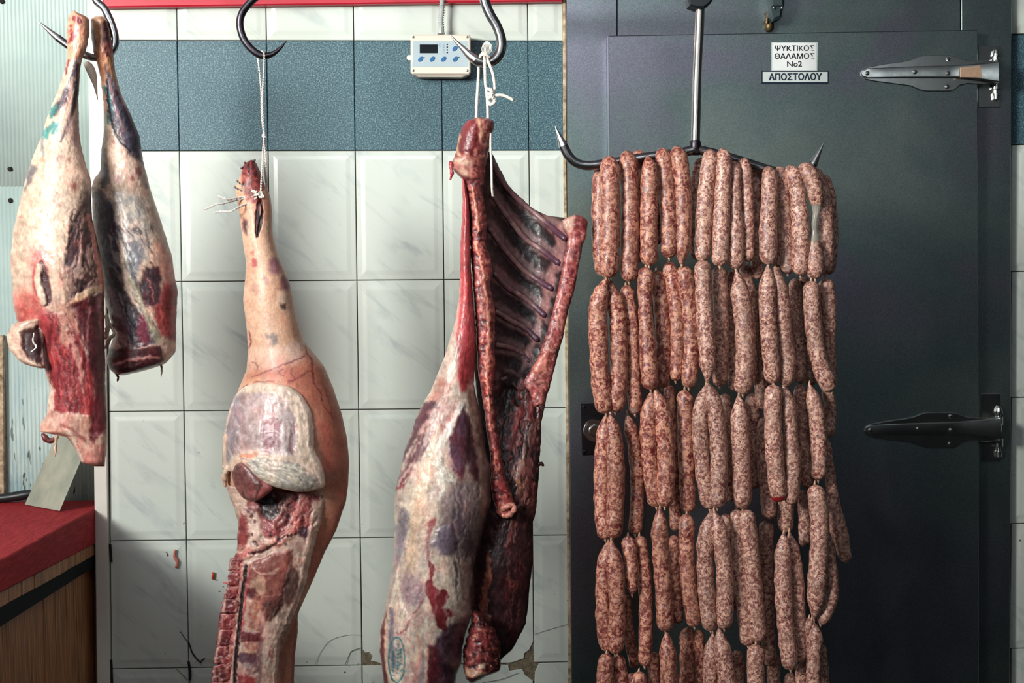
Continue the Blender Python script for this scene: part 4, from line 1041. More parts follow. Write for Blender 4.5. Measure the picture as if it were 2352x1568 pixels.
# ------------------------------------------------------------------ pork leg with loin
YP = -0.46
pk = thing('pork_leg', 'pork leg and loin hung by twine, pale rind above and sawn spine below', 'meat', W(640, 400, YP))
FAT, RIND = (226, 196, 172), (218, 162, 126)
c = Canvas(480, 350, 830, 1720, RIND, seed=21)
A = c.all_()
c.blotch(A, (226, 178, 146), 60, 0.6, (0.45, 0.6)); c.blotch(A, (192, 130, 98), 34, 0.4, (0.52, 0.66)); c.blotch(A, (186, 150, 130), 9, 0.25, (0.5, 0.7))
c.poly([(700, 800), (760, 860), (820, 980), (820, 1300), (740, 1420), (700, 1300), (760, 1150), (735, 960), (640, 870), (560, 870), (590, 830)], (178, 92, 62), 26, 10, 40, alpha=0.85, mot=.5, mcol=(156, 72, 48), msc=30)
c.poly([(690, 1390), (640, 1500), (640, 1720), (700, 1720), (700, 1400)], (150, 90, 66), 8, 3, alpha=.9)
c.poly([(720, 950), (735, 1000), (745, 1080), (770, 1080), (755, 980)], (206, 84, 66), 12, 5, alpha=.7)
c.poly([(575, 365), (595, 370), (606, 420), (600, 470), (568, 460), (556, 420), (560, 385)], (170, 60, 44), 6, 6, 8, alpha=.9, mot=.8, mcol=(88, 16, 18), msc=9)
c.poly([(556, 366), (590, 364), (600, 396), (584, 408), (566, 402), (553, 396)], (150, 26, 24), 3, 4, 6, h=2, mot=.8, mcol=(60, 8, 12), msc=7)
c.stroke([(573, 372), (572, 388), (575, 402)], [2, 3, 1], (38, 6, 10), 1.5, 1, h=-3)
c.stroke([(598, 458), (593, 480), (592, 510), (590, 545)], [3, 5, 6, 2], (96, 40, 44), 2, 1.5, h=-5, mot=.8, mcol=(30, 12, 18), msc=8)
c.stroke([(601, 462), (602, 490), (597, 520), (592, 543)], [1.5, 3, 4, 1], (26, 10, 14), 1.5, 1, h=-6)
c.poly([(558, 500), (568, 508), (566, 540), (558, 530)], (74, 38, 48), 5, 3, alpha=.9)
for x, y, r, cc, al in ((582, 600, 6, (176, 50, 58), .85), (580, 580, 4, (186, 70, 66), .6), (630, 605, 13, (128, 66, 88), .65), (655, 645, 12, (120, 58, 78), .7), (649, 700, 6, (60, 42, 40), .85), (628, 774, 9, (112, 96, 92), .8),
                        (612, 770, 4, (104, 84, 74), .6), (670, 640, 8, (96, 42, 60), .6), (585, 660, 9, (182, 128, 106), .7), (680, 800, 16, (158, 132, 128), .5), (610, 640, 7, (190, 130, 130), .5)):
    c.stroke([(x, y), (x + 2, y + r)], r, cc, r * .55, 4, 8, alpha=al)
c.poly([(640, 668), (655, 665), (662, 690), (650, 700), (638, 690)], (232, 196, 164), 6, 3, alpha=.8, h=2)
c.poly([(570, 800), (690, 790), (700, 830), (640, 850), (570, 850)], (222, 182, 160), 14, 8, alpha=.6)
VE = (112, 26, 32)
for v, r in (([(703, 786), (703, 810), (714, 822), (718, 850), (722, 870)], 1.6), ([(699, 818), (672, 830), (650, 838), (628, 846), (600, 858), (580, 866)], [1.8, 1.6, .9]), ([(718, 850), (700, 858), (680, 868), (662, 876)], 1.3),
             ([(672, 842), (668, 858), (676, 866)], .9), ([(716, 858), (722, 880), (735, 900), (744, 930), (765, 960)], [1.4, .8]), ([(650, 848), (640, 858), (655, 862)], .8), ([(572, 760), (576, 780), (572, 800)], 1.2), ([(700, 860), (690, 866), (660, 880)], 1.),
             ([(552, 897), (560, 890), (568, 884)], [1.5, 2.4, 1]), ([(740, 880), (756, 920), (762, 960)], .7), ([(592, 850), (590, 838), (576, 832)], .8), ([(585, 878), (608, 875), (632, 878)], 1.1)):
    c.stroke(v, r, VE, 1.0, 2.5, 7, alpha=.85)
hide = [(571, 371), (579, 367), (587, 371), (592, 381), (599, 397), (604, 407), (606, 422), (616, 435), (622, 455), (625, 486), (627, 540), (640, 590), (655, 620), (665, 650), (674, 690), (685, 740), (697, 780), (720, 810), (745, 842), (765, 890),
        (785, 950), (798, 1010), (802, 1060), (800, 1110), (795, 1150), (772, 1218), (746, 1268), (714, 1344), (691, 1394), (684, 1410), (684, 1453), (678, 1500), (675, 1568), (672, 1720),
        (540, 1720), (545, 1568), (548, 1450), (552, 1300), (548, 1200), (530, 1140), (516, 1110), (511, 1060), (515, 1010), (525, 960), (545, 900), (566, 850), (570, 800), (565, 740), (558, 690), (563, 640), (565, 600), (558, 560), (553, 520), (548, 480), (541, 440), (541, 430), (550, 408), (557, 386), (561, 374)]
sleeve('rind', pk, c, hide, YP, [(367, .03), (480, .032), (640, .045), (800, .06), (900, .085), (1000, .105), (1080, .095), (1130, .05), (1250, .035), (1400, .03), (1720, .025)], mat=MSKIN, cap=30, edge=.6, tex=.35)
RS = surf(hide, [(367, .03), (480, .032), (640, .045), (800, .06), (900, .085), (1000, .105), (1150, .105)])
# cut face of the leg with its rim of fat
f = Canvas(495, 860, 765, 1140, FAT, seed=5)
A = f.all_(); f.blotch(A, (206, 168, 146), 20, .5, (.5, .65)); f.blotch(A, (236, 212, 190), 10, .5, (.5, .66), h=.8)
f.poly([(555, 905), (600, 900), (650, 915), (676, 950), (684, 1000), (674, 1045), (640, 1040), (600, 1035), (560, 1035), (530, 1050), (520, 1020), (525, 960), (540, 920)], (172, 138, 132), 7, 6, h=-3, mot=.8, mcol=(196, 168, 166), msc=24)
f.poly([(536, 915), (552, 905), (556, 960), (545, 1010), (528, 1060), (514, 1070), (514, 1000)], (134, 118, 122), 8, 6, mot=.6, mcol=(158, 140, 150), msc=16, alpha=.9)
f.poly([(600, 970), (652, 966), (650, 1030), (615, 1035), (595, 1010)], (134, 84, 92), 6, 5, h=-2, mot=.6, mcol=(164, 118, 122), msc=14)
f.poly([(668, 970), (680, 980), (676, 1040), (664, 1038)], (140, 96, 98), 4, 3, h=-3)
f.stroke([(600, 992), (630, 990), (648, 996)], 2, (206, 190, 186), 1.5, 3, h=1); f.stroke([(652, 975), (650, 1010), (660, 1040)], 5, (196, 176, 170), 3, 3, h=2)
f.fibre([(540, 900), (680, 900), (690, 1050), (520, 1050)], 78, (206, 188, 184), 40, 5, .55, (.52, .7), h=.8)
f.fibre([(540, 900), (680, 900), (690, 1050), (520, 1050)], 150, (188, 160, 160), 60, 7, .4, (.55, .7))
f.poly([(548, 1050), (600, 1050), (680, 1062), (720, 1085), (735, 1112), (690, 1128), (640, 1118), (600, 1102), (572, 1080)], (200, 182, 160), 6, 6, dome=5, mot=.7, mcol=(154, 146, 138), msc=15)
f.fibre([(548, 1050), (720, 1070), (730, 1125), (600, 1110)], 15, (232, 220, 200), 26, 4, .7, (.5, .66), h=1.5); f.fibre([(548, 1050), (720, 1070), (730, 1125), (600, 1110)], 30, (96, 92, 96), 16, 4, .7, (.66, .76), h=-1.5)
f.stroke([(556, 888), (600, 880), (650, 888), (690, 915), (708, 955), (713, 1000), (716, 1040), (732, 1070), (740, 1105)], 8, (232, 204, 182), 5, 3, h=3)
f.poly([(680, 925), (714, 960), (716, 1030), (700, 1060), (680, 1060), (690, 1000), (682, 950)], (232, 202, 178), 6, 4, h=2)
f.stroke([(518, 1000), (514, 1060), (518, 1112)], 4, (214, 172, 142), 2, 2, h=3); f.stroke([(562, 1060), (545, 1058), (530, 1070), (526, 1110)], 4, (216, 176, 150), 2, 2, h=3)
f.stroke([(556, 1046), (575, 1046), (590, 1040)], 5, (214, 140, 108), 3, 3)
f.stroke([(722, 940), (724, 1000), (727, 1036), (742, 1068), (750, 1100)], 3, (206, 110, 92), 3, 2, alpha=.6)
sleeve('fat_cap', pk, f, [(566, 884), (600, 878), (640, 879), (666, 886), (696, 909), (715, 943), (722, 982), (722, 1028), (735, 1054), (746, 1089), (748, 1116), (731, 1126), (690, 1130), (640, 1122), (600, 1106), (566, 1090), (530, 1084), (510, 1077), (513, 1001), (522, 955), (536, 913), (551, 895)],
       YP, .013, back=.012, cap=26, edge=1.5, power=.5, depth=lambda x, y: -.002 - RS(x, y) - .006 * np.clip((y - 1000) / 90, 0, 1))
ctube('rind_flap', pk, f, [(532, 1060, -.052), (522, 1076, -.046), (516, 1096, -.038), (517, 1118, -.03)], [5, 7, 6, 4], YP, None, 10, n=20, seed=3)
g = Canvas(500, 1040, 780, 1720, (150, 66, 62), seed=9); A = g.all_()
g.poly([(556, 1060), (585, 1085), (600, 1110), (585, 1150), (560, 1145), (535, 1100), (530, 1075)], (128, 74, 70), 4, 4, 14, dome=8, mot=.7, mcol=(92, 48, 46), msc=16)
g.fibre([(530, 1060), (600, 1060), (600, 1150), (530, 1150)], 60, (158, 104, 98), 30, 4, .5)
sleeve('shank_muscle', pk, g, [(536, 1066), (556, 1058), (574, 1068), (592, 1086), (612, 1106), (630, 1120), (616, 1134), (596, 1148), (575, 1153), (555, 1142), (540, 1118), (532, 1090)], YP, .016, back=.02, cap=14, depth=lambda x, y: -.006 - RS(x, y))
# loin: pale fat, lean muscle, ragged tissue
l = Canvas(480, 1100, 780, 1730, (206, 166, 146), seed=33); A = l.all_()
l.blotch(A, (226, 192, 170), 16, .6, (.48, .62), h=1.5); l.blotch(A, (178, 110, 100), 13, .5, (.55, .66))
l.poly([(600, 1125), (740, 1135), (735, 1190), (700, 1220), (668, 1205), (640, 1235), (600, 1215), (590, 1170), (570, 1160), (575, 1140)], (104, 34, 38), 6, 8, h=-5, mot=.9, mcol=(168, 68, 66), msc=15)
l.fibre([(640, 1130), (745, 1130), (735, 1230), (620, 1230)], 120, (206, 130, 116), 40, 6, .8, (.5, .64), h=3); l.fibre([(640, 1130), (745, 1130), (735, 1230), (620, 1230)], 110, (50, 14, 20), 26, 6, .8, (.62, .72), h=-3)
l.poly([(600, 1140), (636, 1136), (640, 1175), (625, 1195), (600, 1180)], (44, 16, 20), 6, 6, h=-5)
l.poly([(548, 1160), (585, 1175), (600, 1200), (596, 1240), (575, 1245), (556, 1220), (545, 1185)], (218, 180, 158), 6, 5, h=3, mot=.6, mcol=(186, 128, 112), msc=12)
l.poly([(604, 1192), (630, 1198), (640, 1225), (618, 1240), (602, 1222)], (158, 56, 58), 4, 5, dome=5, mot=.5, mcol=(196, 110, 104), msc=9)
l.poly([(552, 1175), (566, 1182), (572, 1230), (560, 1262), (543, 1262), (548, 1220)], (134, 48, 48), 4, 3, dome=3, mot=.4, mcol=(160, 74, 66))
l.poly([(565, 1165), (590, 1170), (585, 1180), (566, 1176)], (120, 50, 50), 3, 3)
l.poly([(690, 1210), (708, 1208), (712, 1224), (700, 1238), (688, 1226)], (78, 54, 62), 4, 3, h=-3)
l.stroke([(548, 1278), (580, 1265), (610, 1252), (640, 1240), (660, 1228), (672, 1218), (690, 1196)], [9, 8, 9, 9, 9, 8, 5], (202, 128, 108), 3, 7, 10, h=5, mot=.8, mcol=(166, 60, 56), msc=8)
l.fibre([(545, 1250), (670, 1225), (680, 1260), (550, 1300)], -18, (222, 168, 144), 34, 4, .7, (.52, .66), h=2); l.stroke([(575, 1272), (610, 1262), (655, 1232)], 2.5, (58, 22, 24), 2, 4, h=-3)
l.poly([(580, 1290), (620, 1272), (672, 1262), (670, 1290), (662, 1320), (655, 1350), (640, 1400), (625, 1425), (605, 1425), (600, 1400), (575, 1370), (570, 1330)], (158, 84, 70), 5, 6, dome=6, mot=.6, mcol=(132, 58, 52), msc=22)
l.poly([(575, 1330), (600, 1320), (612, 1345), (604, 1375), (590, 1360), (572, 1345)], (204, 156, 126), 4, 6, 10, mot=.4, mcol=(176, 108, 88))
l.stroke([(578, 1302), (600, 1318), (625, 1316), (640, 1304)], 2.4, (210, 160, 140), 2, 4); l.stroke([(668, 1290), (658, 1330), (652, 1365)], 1.5, (206, 170, 150), 1, 2); l.stroke([(600, 1372), (640, 1366), (655, 1362)], 1.3, (196, 130, 112), 1, 3)
l.poly([(668, 1300), (684, 1312), (688, 1345), (676, 1385), (660, 1395), (652, 1375), (656, 1330)], (104, 70, 64), 4, 4, mot=.5, mcol=(134, 96, 84), msc=12)
l.poly([(600, 1385), (650, 1370), (655, 1390), (635, 1415), (610, 1420)], (98, 54, 48), 5, 5, alpha=.85)
l.poly([(566, 1352), (586, 1350), (590, 1366), (578, 1374), (564, 1368)], (92, 26, 30), 3, 3, h=-2)
l.poly([(566, 1378), (590, 1378), (600, 1395), (594, 1410), (572, 1402)], (178, 112, 88), 4, 6, mot=.8, mcol=(204, 158, 130), msc=8, dome=2)
l.poly([(568, 1408), (590, 1410), (602, 1430), (596, 1450), (570, 1442)], (170, 96, 78), 3, 4, mot=.6, mcol=(206, 160, 134), msc=8)
l.poly([(556, 1448), (596, 1456), (598, 1470), (590, 1476), (552, 1470)], (116, 28, 34), 4, 5, dome=2, mot=.6, mcol=(84, 24, 28))
l.poly([(556, 1480), (580, 1474), (594, 1486), (590, 1500), (564, 1502)], (196, 140, 112), 4, 6, dome=2, mot=.7, mcol=(160, 76, 68), msc=8)
l.poly([(550, 1498), (590, 1502), (592, 1530), (580, 1534), (548, 1520)], (120, 60, 66), 3, 3, mot=.6, mcol=(92, 70, 88), msc=10)
l.poly([(556, 1524), (584, 1526), (592, 1540), (584, 1550), (560, 1546)], (188, 154, 146), 4, 6, dome=2, mot=.7, mcol=(150, 84, 80), msc=8)
l.poly([(545, 1546), (590, 1556), (590, 1600), (540, 1600)], (132, 40, 42), 4, 4, mot=.6, mcol=(176, 96, 76)); l.blotch([(540, 1600), (600, 1600), (590, 1730), (530, 1730)], (140, 40, 44), 14, .8)
l.poly([(598, 1430), (604, 1440), (602, 1500), (596, 1600), (592, 1600), (590, 1500)], (130, 84, 84), 4, 3, alpha=.8)
l.poly([(618, 1478), (626, 1480), (628, 1508), (618, 1512)], (178, 50, 52), 4, 4, alpha=.8); l.poly([(612, 1440), (645, 1430), (640, 1480), (615, 1500)], (220, 180, 160), 8, 6, h=2, mot=.5, mcol=(196, 130, 120), msc=12)
l.fibre([(600, 1400), (720, 1380), (650, 1720), (600, 1720)], 105, (232, 206, 184), 50, 5, .5, (.52, .7), h=1)
l.stroke([(730, 1160), (728, 1210), (708, 1290), (700, 1335), (676, 1395), (655, 1450), (640, 1500), (634, 1600)], [14, 16, 14, 9, 8, 8, 8, 8], (222, 186, 164), 5, 4, h=4, mot=.5, mcol=(204, 150, 132), msc=14)
l.stroke([(545, 1285), (530, 1360), (518, 1450), (504, 1560), (494, 1680)], [14, 20, 24, 24, 24], (146, 52, 52), 4, 5, 10, mot=.8, mcol=(206, 130, 112), msc=7)
l.stroke([(566, 1300), (558, 1360), (552, 1420), (544, 1500), (536, 1600)], [3, 4, 4, 4, 4], (34, 12, 16), 2, 2, h=-6)
l.stroke([(574, 1296), (566, 1350), (561, 1400), (556, 1450)], 1.6, (190, 40, 50), 1.2, 2, h=1)
l.scatter([(560, 1130), (740, 1260)], 26, (1.2, 3.5), (224, 190, 168), 2, .7, elong=2); l.scatter([(560, 1130), (720, 1260)], 22, (1.5, 4), (60, 16, 20), -2, .7)
sleeve('loin', pk, l, [(522, 1112), (560, 1130), (600, 1120), (680, 1128), (746, 1126), (748, 1140), (739, 1198), (729, 1226), (711, 1298), (704, 1335), (683, 1391), (664, 1438), (645, 1475), (637, 1568), (632, 1720),
       (482, 1720), (492, 1568), (508, 1450), (523, 1340), (532, 1292), (544, 1262), (545, 1240), (546, 1190), (534, 1160), (522, 1125)], YP - .028,
       [(1110, .03), (1180, .04), (1300, .045), (1450, .038), (1720, .034)], back=.03, cap=24, edge=2.2, power=.42)
# sawn vertebrae
q = Canvas(480, 1260, 590, 1730, (140, 42, 46), seed=41); A = q.all_()
q.blotch(A, (176, 70, 64), 7, .7, (.5, .6), h=1); q.blotch(A, (84, 18, 26), 9, .8, (.52, .62), h=-3); q.blotch(A, (190, 92, 80), 14, .6, (.54, .64), h=1); q.blotch(A, (214, 150, 130), 6, .8, (.58, .66), h=2); q.stroke([(530, 1290), (516, 1380), (504, 1460), (490, 1570), (480, 1660)], 4, (226, 180, 160), 3, 4, alpha=.8); q.fibre(A, 97, (96, 22, 30), 30, 3, .6)
sp = [(1282, 548), (1310, 543), (1345, 536), (1375, 530), (1408, 525), (1445, 521), (1482, 515), (1524, 510), (1566, 505), (1612, 500), (1660, 496)]
rs = np.random.RandomState(12)
for (ya_, xa), (yb2, xb) in zip(sp[:-1], sp[1:]):
    w0 = 17 if ya_ < 1400 else 20; j = rs.uniform(-2.5, 2.5, 6)
    sleeve('vertebra', pk, q, [(xa - w0 + j[0], ya_ + j[1] * .4), (xa + w0 + 4 + j[2] * .5, ya_ + .2), (xb + w0 + 5 + j[3] * .5, yb2 - .2), (xb - w0 + j[4], yb2 + j[1] * .3)], YP - .053 + j[5] * .001, .009, back=.03, cap=1.2, edge=3.0, power=.16, step=2.0, seed=int(ya_))
for i, (x, y) in enumerate(((518, 1340), (519, 1362), (513, 1385), (508, 1446), (503, 1484), (498, 1543))):
    ctube('bone_shard', pk, q, [(x + 16, y + 3), (x + 6, y), (x - 6, y + (4 if i % 2 else -2))], [3, 2.6, .8], YP - .055, (186, 40, 48), 6, seed=i)
for i, (pts, r) in enumerate((([(560, 383), (554, 386), (552, 387)], 2), ([(565, 375), (561, 373)], 2.2), ([(583, 371), (586, 366)], 2.4))):
    ctube('blood_clot', pk, c, [(a, b, -.012) for a, b in pts], [r, r], YP, (64, 8, 14), 7, seed=i)

# ------------------------------------------------------------------ lamb legs
def legs():
    Y1, Y2 = -0.495, -0.392
    SK = (218, 182, 154)
    # ---- right-hand leg
    r = thing('lamb_leg', 'darker lamb leg on the left, greyish membrane and squared bloody end', 'meat', W(300, 60, Y2))
    c = Canvas(195, 30, 425, 900, (196, 162, 138), seed=51); A = c.all_()
    c.blotch(A, (212, 180, 154), 30, .6); c.blotch(A, (170, 134, 122), 22, .5, (.54, .66))
    c.poly([(205, 35), (262, 35), (270, 180), (240, 200), (212, 130)], (156, 92, 56), 8, 6, alpha=.95, mot=.7, mcol=(192, 140, 92), msc=16)
    c.stroke([(240, 55), (243, 80), (246, 110), (248, 125)], [5, 7, 6, 3], (58, 18, 16), 3, 4, 8); c.stroke([(211, 70), (214, 100), (217, 120)], [3, 5, 3], (52, 24, 16), 3, 3)
    c.poly([(238, 95), (256, 95), (258, 118), (244, 120)], (150, 62, 54), 4, 4, alpha=.7)
    c.stroke([(222, 142), (232, 180), (240, 230), (246, 270)], [4, 5, 5, 3], (178, 110, 66), 3, 2, h=2)
    c.poly([(240, 148), (256, 170), (275, 220), (300, 270), (325, 330), (326, 370), (300, 360), (275, 320), (256, 270), (246, 200)], (54, 48, 62), 6, 5, 18, mot=.5, mcol=(86, 72, 86), msc=24, h=-1)
    c.stroke([(243, 200), (250, 225), (252, 250), (250, 280)], [4, 7, 7, 3], (34, 98, 100), 4, 5, 10, alpha=.9)
    c.stroke([(252, 180), (258, 220), (270, 262), (284, 300)], 3, (128, 88, 92), 2, 2); c.stroke([(245, 185), (249, 240), (262, 300), (282, 330), (305, 350)], [2, 3, 3, 1.5], (26, 22, 30), 2, 2, h=-2)
    c.stroke([(236, 330), (234, 370), (240, 410), (232, 440)], [4, 9, 9, 5], (66, 72, 84), 6, 5, alpha=.85)
    c.poly([(246, 340), (300, 355), (325, 390), (340, 440), (300, 430), (260, 400)], (222, 190, 168), 12, 8, alpha=.8, mot=.4, mcol=(196, 130, 112))
    for x, y, rr, cc in ((268, 408, 7, (168, 110, 108)), (303, 408, 4, (150, 66, 62)), (318, 390, 6, (110, 56, 58)), (336, 425, 4, (96, 90, 100)), (302, 490, 3, (70, 110, 140)), (260, 325, 3, (130, 70, 60))):
        c.stroke([(x, y), (x + 1, y + rr)], rr, cc, rr * .6, 2, alpha=.75)
    c.poly([(212, 430), (232, 440), (260, 470), (275, 520), (272, 600), (290, 680), (330, 740), (360, 790), (300, 800), (262, 740), (240, 660), (225, 560), (214, 500)], (58, 52, 62), 7, 7, h=-3, mot=.6, mcol=(92, 86, 92), msc=22)
    c.poly([(262, 440), (320, 450), (350, 520), (345, 590), (300, 640), (285, 580), (275, 500)], (180, 160, 142), 10, 8, mot=.7, mcol=(122, 120, 120), msc=20)
    c.poly([(292, 555), (318, 555), (328, 590), (310, 640), (296, 620)], (78, 82, 92), 6, 6, alpha=.85)
    c.fibre([(240, 440), (350, 440), (360, 780), (260, 780)], 72, (190, 172, 156), 50, 4, .6, (.54, .68), h=1.2); c.fibre([(225, 520), (350, 520), (370, 800), (270, 800)], 65, (28, 24, 30), 60, 5, .6, (.58, .7), h=-1.2)
    c.poly([(330, 620), (368, 610), (372, 700), (350, 706), (322, 690), (320, 650)], (52, 30, 38), 5, 6, h=-2, mot=.5, mcol=(92, 60, 62))
    c.stroke([(340, 640), (348, 665), (352, 690)], 2, (180, 84, 80), 1.5, 4)
    c.poly([(372, 560), (400, 600), (408, 660), (380, 650), (368, 610)], (206, 140, 122), 8, 5, mot=.5, mcol=(186, 80, 70))
    c.poly([(374, 650), (410, 650), (410, 780), (396, 782), (375, 770), (355, 730), (352, 700), (368, 690)], (152, 30, 34), 8, 5, mot=.6, mcol=(112, 18, 24), msc=20, h=1)
    c.stroke([(368, 700), (372, 740), (378, 768)], 3, (208, 110, 88), 3, 4, alpha=.6)
    c.poly([(240, 690), (262, 720), (300, 790), (330, 790), (300, 800), (255, 780)], (120, 58, 64), 8, 6, alpha=.6)
    c.stroke([(252, 660), (262, 690), (285, 740), (292, 760)], [5, 8, 6, 3], (128, 92, 108), 4, 4, alpha=.9); c.poly([(318, 720), (332, 730), (345, 786), (325, 792), (314, 760)], (112, 28, 52), 4, 4)
    c.stroke([(300, 640), (322, 690), (345, 745), (370, 785)], [5, 5, 4, 7], (170, 158, 128), 3, 4, 10, h=2, mot=.6, mcol=(120, 118, 106))
    c.poly([(366, 775), (384, 780), (404, 790), (405, 812), (385, 828), (370, 812)], (216, 178, 158), 5, 5)
    c.poly([(243, 800), (275, 800), (330, 790), (368, 796), (376, 826), (340, 846), (290, 860), (262, 858), (246, 836)], (92, 34, 38), 4, 5, h=2, mot=.7, mcol=(54, 20, 26), msc=14)
    c.stroke([(262, 838), (300, 826), (335, 822), (368, 822)], 3.2, (190, 118, 110), 2, 4, 8, h=2); c.stroke([(262, 860), (300, 860), (345, 847), (378, 832)], 2, (190, 150, 136), 1.5, 2)
    c.stroke([(270, 850), (300, 846), (330, 836)], 3, (50, 14, 18), 2, 3); c.stroke([(316, 800), (346, 794)], 1.6, (214, 150, 140), 1, 2)
    c.stroke([(212, 440), (226, 432), (240, 436)], 1.5, (210, 180, 160), 1, 2)
    sleeve('leg_body', r, c, [(209, 40), (228, 37), (246, 42), (254, 77), (260, 122), (264, 161), (276, 210), (299, 260), (321, 314), (328, 364), (344, 429), (360, 478), (379, 536), (396, 592), (402, 639), (408, 667), (405, 739), (404, 808), (379, 836), (339, 849), (293, 861), (268, 862), (250, 846), (243, 824), (262, 770), (250, 720), (236, 671), (224, 600), (214, 520),
           (210, 432), (214, 413), (230, 394), (233, 344), (241, 283), (237, 230), (230, 176), (222, 142), (214, 119), (209, 77)], Y2, [(40, .022), (180, .022), (300, .035), (420, .055), (600, .075), (740, .07), (860, .05)], cap=8, capb=10, edge=1.2, depth=lambda x, y: -.06 * np.clip(1 - (y - 120) / 320, 0, 1))
    ctube('torn_tendon', r, c, [(243, 800), (250, 780, -.01), (262, 766, -.01), (252, 745), (243, 725), (247, 748, -.01), (243, 780)], [4, 5, 3, 5, 4, 5, 3], Y2 - .02, (196, 168, 148), 8, n=30, seed=4)
    ctube('bone_chip', r, c, [(268, 858), (271, 866), (269, 876)], [3, 2.5, 1.5], Y2 - .02, (130, 44, 34), 7, seed=2); ctube('hanging_shred', r, c, [(370, 836), (371, 846), (370, 866)], [2, 3, .8], Y2 - .01, (120, 104, 98), 6, seed=3)
    # ---- left-hand leg
    a = thing('lamb_leg', 'pale lamb leg at far left with red flank flap hanging lowest', 'meat', W(120, 40, Y1))
    c = Canvas(0, 10, 260, 1090, SK, seed=61); A = c.all_()
    c.blotch(A, (226, 194, 166), 40, .7, (.42, .6)); c.blotch(A, (196, 142, 120), 26, .55, (.55, .68)); c.blotch(A, (196, 170, 152), 9, .3)
    c.poly([(150, 15), (210, 15), (208, 115), (190, 135), (150, 140)], (206, 152, 116), 8, 5, mot=.6, mcol=(172, 96, 66), msc=14)
    for pts, rr in (([(172, 42), (182, 48)], 7), ([(168, 78), (164, 90)], 5), ([(178, 68), (172, 80), (160, 98)], 2.5), ([(157, 140), (151, 160), (150, 168)], 2.5), ([(160, 60), (164, 70)], 2.5)):
        c.stroke(pts, rr, (132, 24, 26), 2, 3, 6)
    c.stroke([(178, 135), (172, 160), (160, 200), (140, 240), (124, 262)], [3, 7, 9, 9, 5], (66, 52, 62), 5, 4, alpha=.9); c.stroke([(180, 150), (176, 200), (168, 250), (150, 300), (138, 326)], [3, 5, 5, 4, 2], (44, 26, 34), 3, 2, alpha=.9)
    c.stroke([(166, 180), (160, 220), (150, 250)], 3, (180, 134, 120), 2, 2); c.poly([(160, 250), (182, 300), (186, 340), (160, 330), (150, 300)], (196, 150, 138), 10, 6, alpha=.8)
    for pts, rr in (([(126, 244), (118, 262)], 7), ([(124, 285), (110, 300), (104, 312)], 7), ([(132, 288), (122, 305)], 5), ([(96, 300), (98, 318)], 3)): c.stroke(pts, rr, (52, 134, 132), 4, 4, 7, alpha=.85)
    c.stroke([(96, 322), (98, 355)], 3, (140, 140, 150), 2, 2, alpha=.7); c.poly([(70, 372), (86, 385), (78, 410), (62, 428), (56, 440), (62, 400)], (96, 92, 98), 5, 5, 9, alpha=.85)
    for x, y, rr, cc, al in ((136, 362, 7, (160, 116, 106), .6), (168, 425, 6, (150, 58, 54), .6), (128, 450, 12, (196, 110, 100), .4), (44, 498, 2, (190, 40, 50), .9), (90, 590, 20, (200, 76, 66), .75), (64, 560, 12, (226, 170, 150), .5), (160, 365, 5, (180, 120, 110), .5)):
        c.stroke([(x, y), (x + 1, y + rr)], rr, cc, rr * .7, 4, alpha=al)
    c.poly([(200, 440), (215, 470), (232, 580), (240, 700), (200, 720), (160, 700), (150, 620), (158, 540), (180, 490)], (66, 42, 46), 6, 9, 18, h=-4, mot=.7, mcol=(112, 70, 66), msc=14)
    c.fibre([(150, 480), (240, 480), (242, 700), (150, 700)], 100, (214, 170, 150), 50, 6, .75, (.5, .64), h=2.5); c.fibre([(150, 480), (240, 480), (242, 700), (150, 700)], 95, (30, 16, 20), 40, 6, .7, (.56, .66), h=-2)
    c.stroke([(204, 500), (214, 540), (222, 590), (232, 640), (234, 670)], [7, 6, 6, 7, 5], (214, 138, 116), 3, 6, 8, h=3, mot=.6, mcol=(196, 90, 74), msc=7)
    c.stroke([(160, 700), (180, 685), (205, 672), (230, 660)], [5, 9, 9, 6], (216, 176, 140), 3, 6, 9, h=3, mot=.5, mcol=(196, 140, 100))
    c.stroke([(205, 693), (218, 680), (232, 670)], 4, (232, 206, 184), 2, 4, h=3)
    c.poly([(30, 690), (50, 660), (90, 680), (110, 700), (100, 740), (60, 756), (20, 770)], (190, 72, 62), 16, 8, mot=.6, mcol=(212, 128, 106), msc=16)
    c.stroke([(96, 605), (104, 640), (112, 680), (108, 700)], [6, 8, 9, 4], (78, 34, 38), 3, 2, h=-4)
    c.stroke([(92, 612), (86, 640), (92, 670), (100, 695)], [7, 8, 9, 7], (228, 194, 168), 2, 3, 10, h=6); c.stroke([(80, 620), (76, 640), (84, 680)], 2, (190, 60, 60), 2, 2)
    c.stroke([(120, 600), (132, 640), (148, 700), (156, 760)], [8, 10, 10, 10], (220, 180, 154), 5, 4, alpha=.8, h=3)
    c.fibre([(110, 580), (160, 600), (190, 800), (130, 800)], 80, (150, 90, 78), 60, 4, .5, (.55, .7))
    c.poly([(90, 720), (112, 712), (135, 720), (165, 720), (190, 800), (215, 860), (218, 950), (170, 958), (120, 945), (118, 880), (98, 820), (82, 770)], (146, 24, 32), 5, 5, mot=.6, mcol=(180, 46, 46), msc=18, h=1)
    c.poly([(130, 700), (165, 690), (180, 760), (160, 800), (140, 790)], (176, 112, 92), 7, 5, mot=.5, mcol=(206, 160, 134), msc=12)
    c.fibre([(90, 720), (190, 720), (220, 960), (115, 960)], 82, (196, 104, 92), 70, 3, .6, (.55, .68), h=1.5); c.fibre([(90, 720), (190, 720), (220, 960), (115, 960)], 84, (92, 12, 22), 60, 5, .7, (.55, .66), h=-1.5)
    c.stroke([(160, 770), (172, 800), (185, 850), (190, 900)], [4, 6, 6, 2], (214, 150, 132), 3, 5, alpha=.8, h=1)
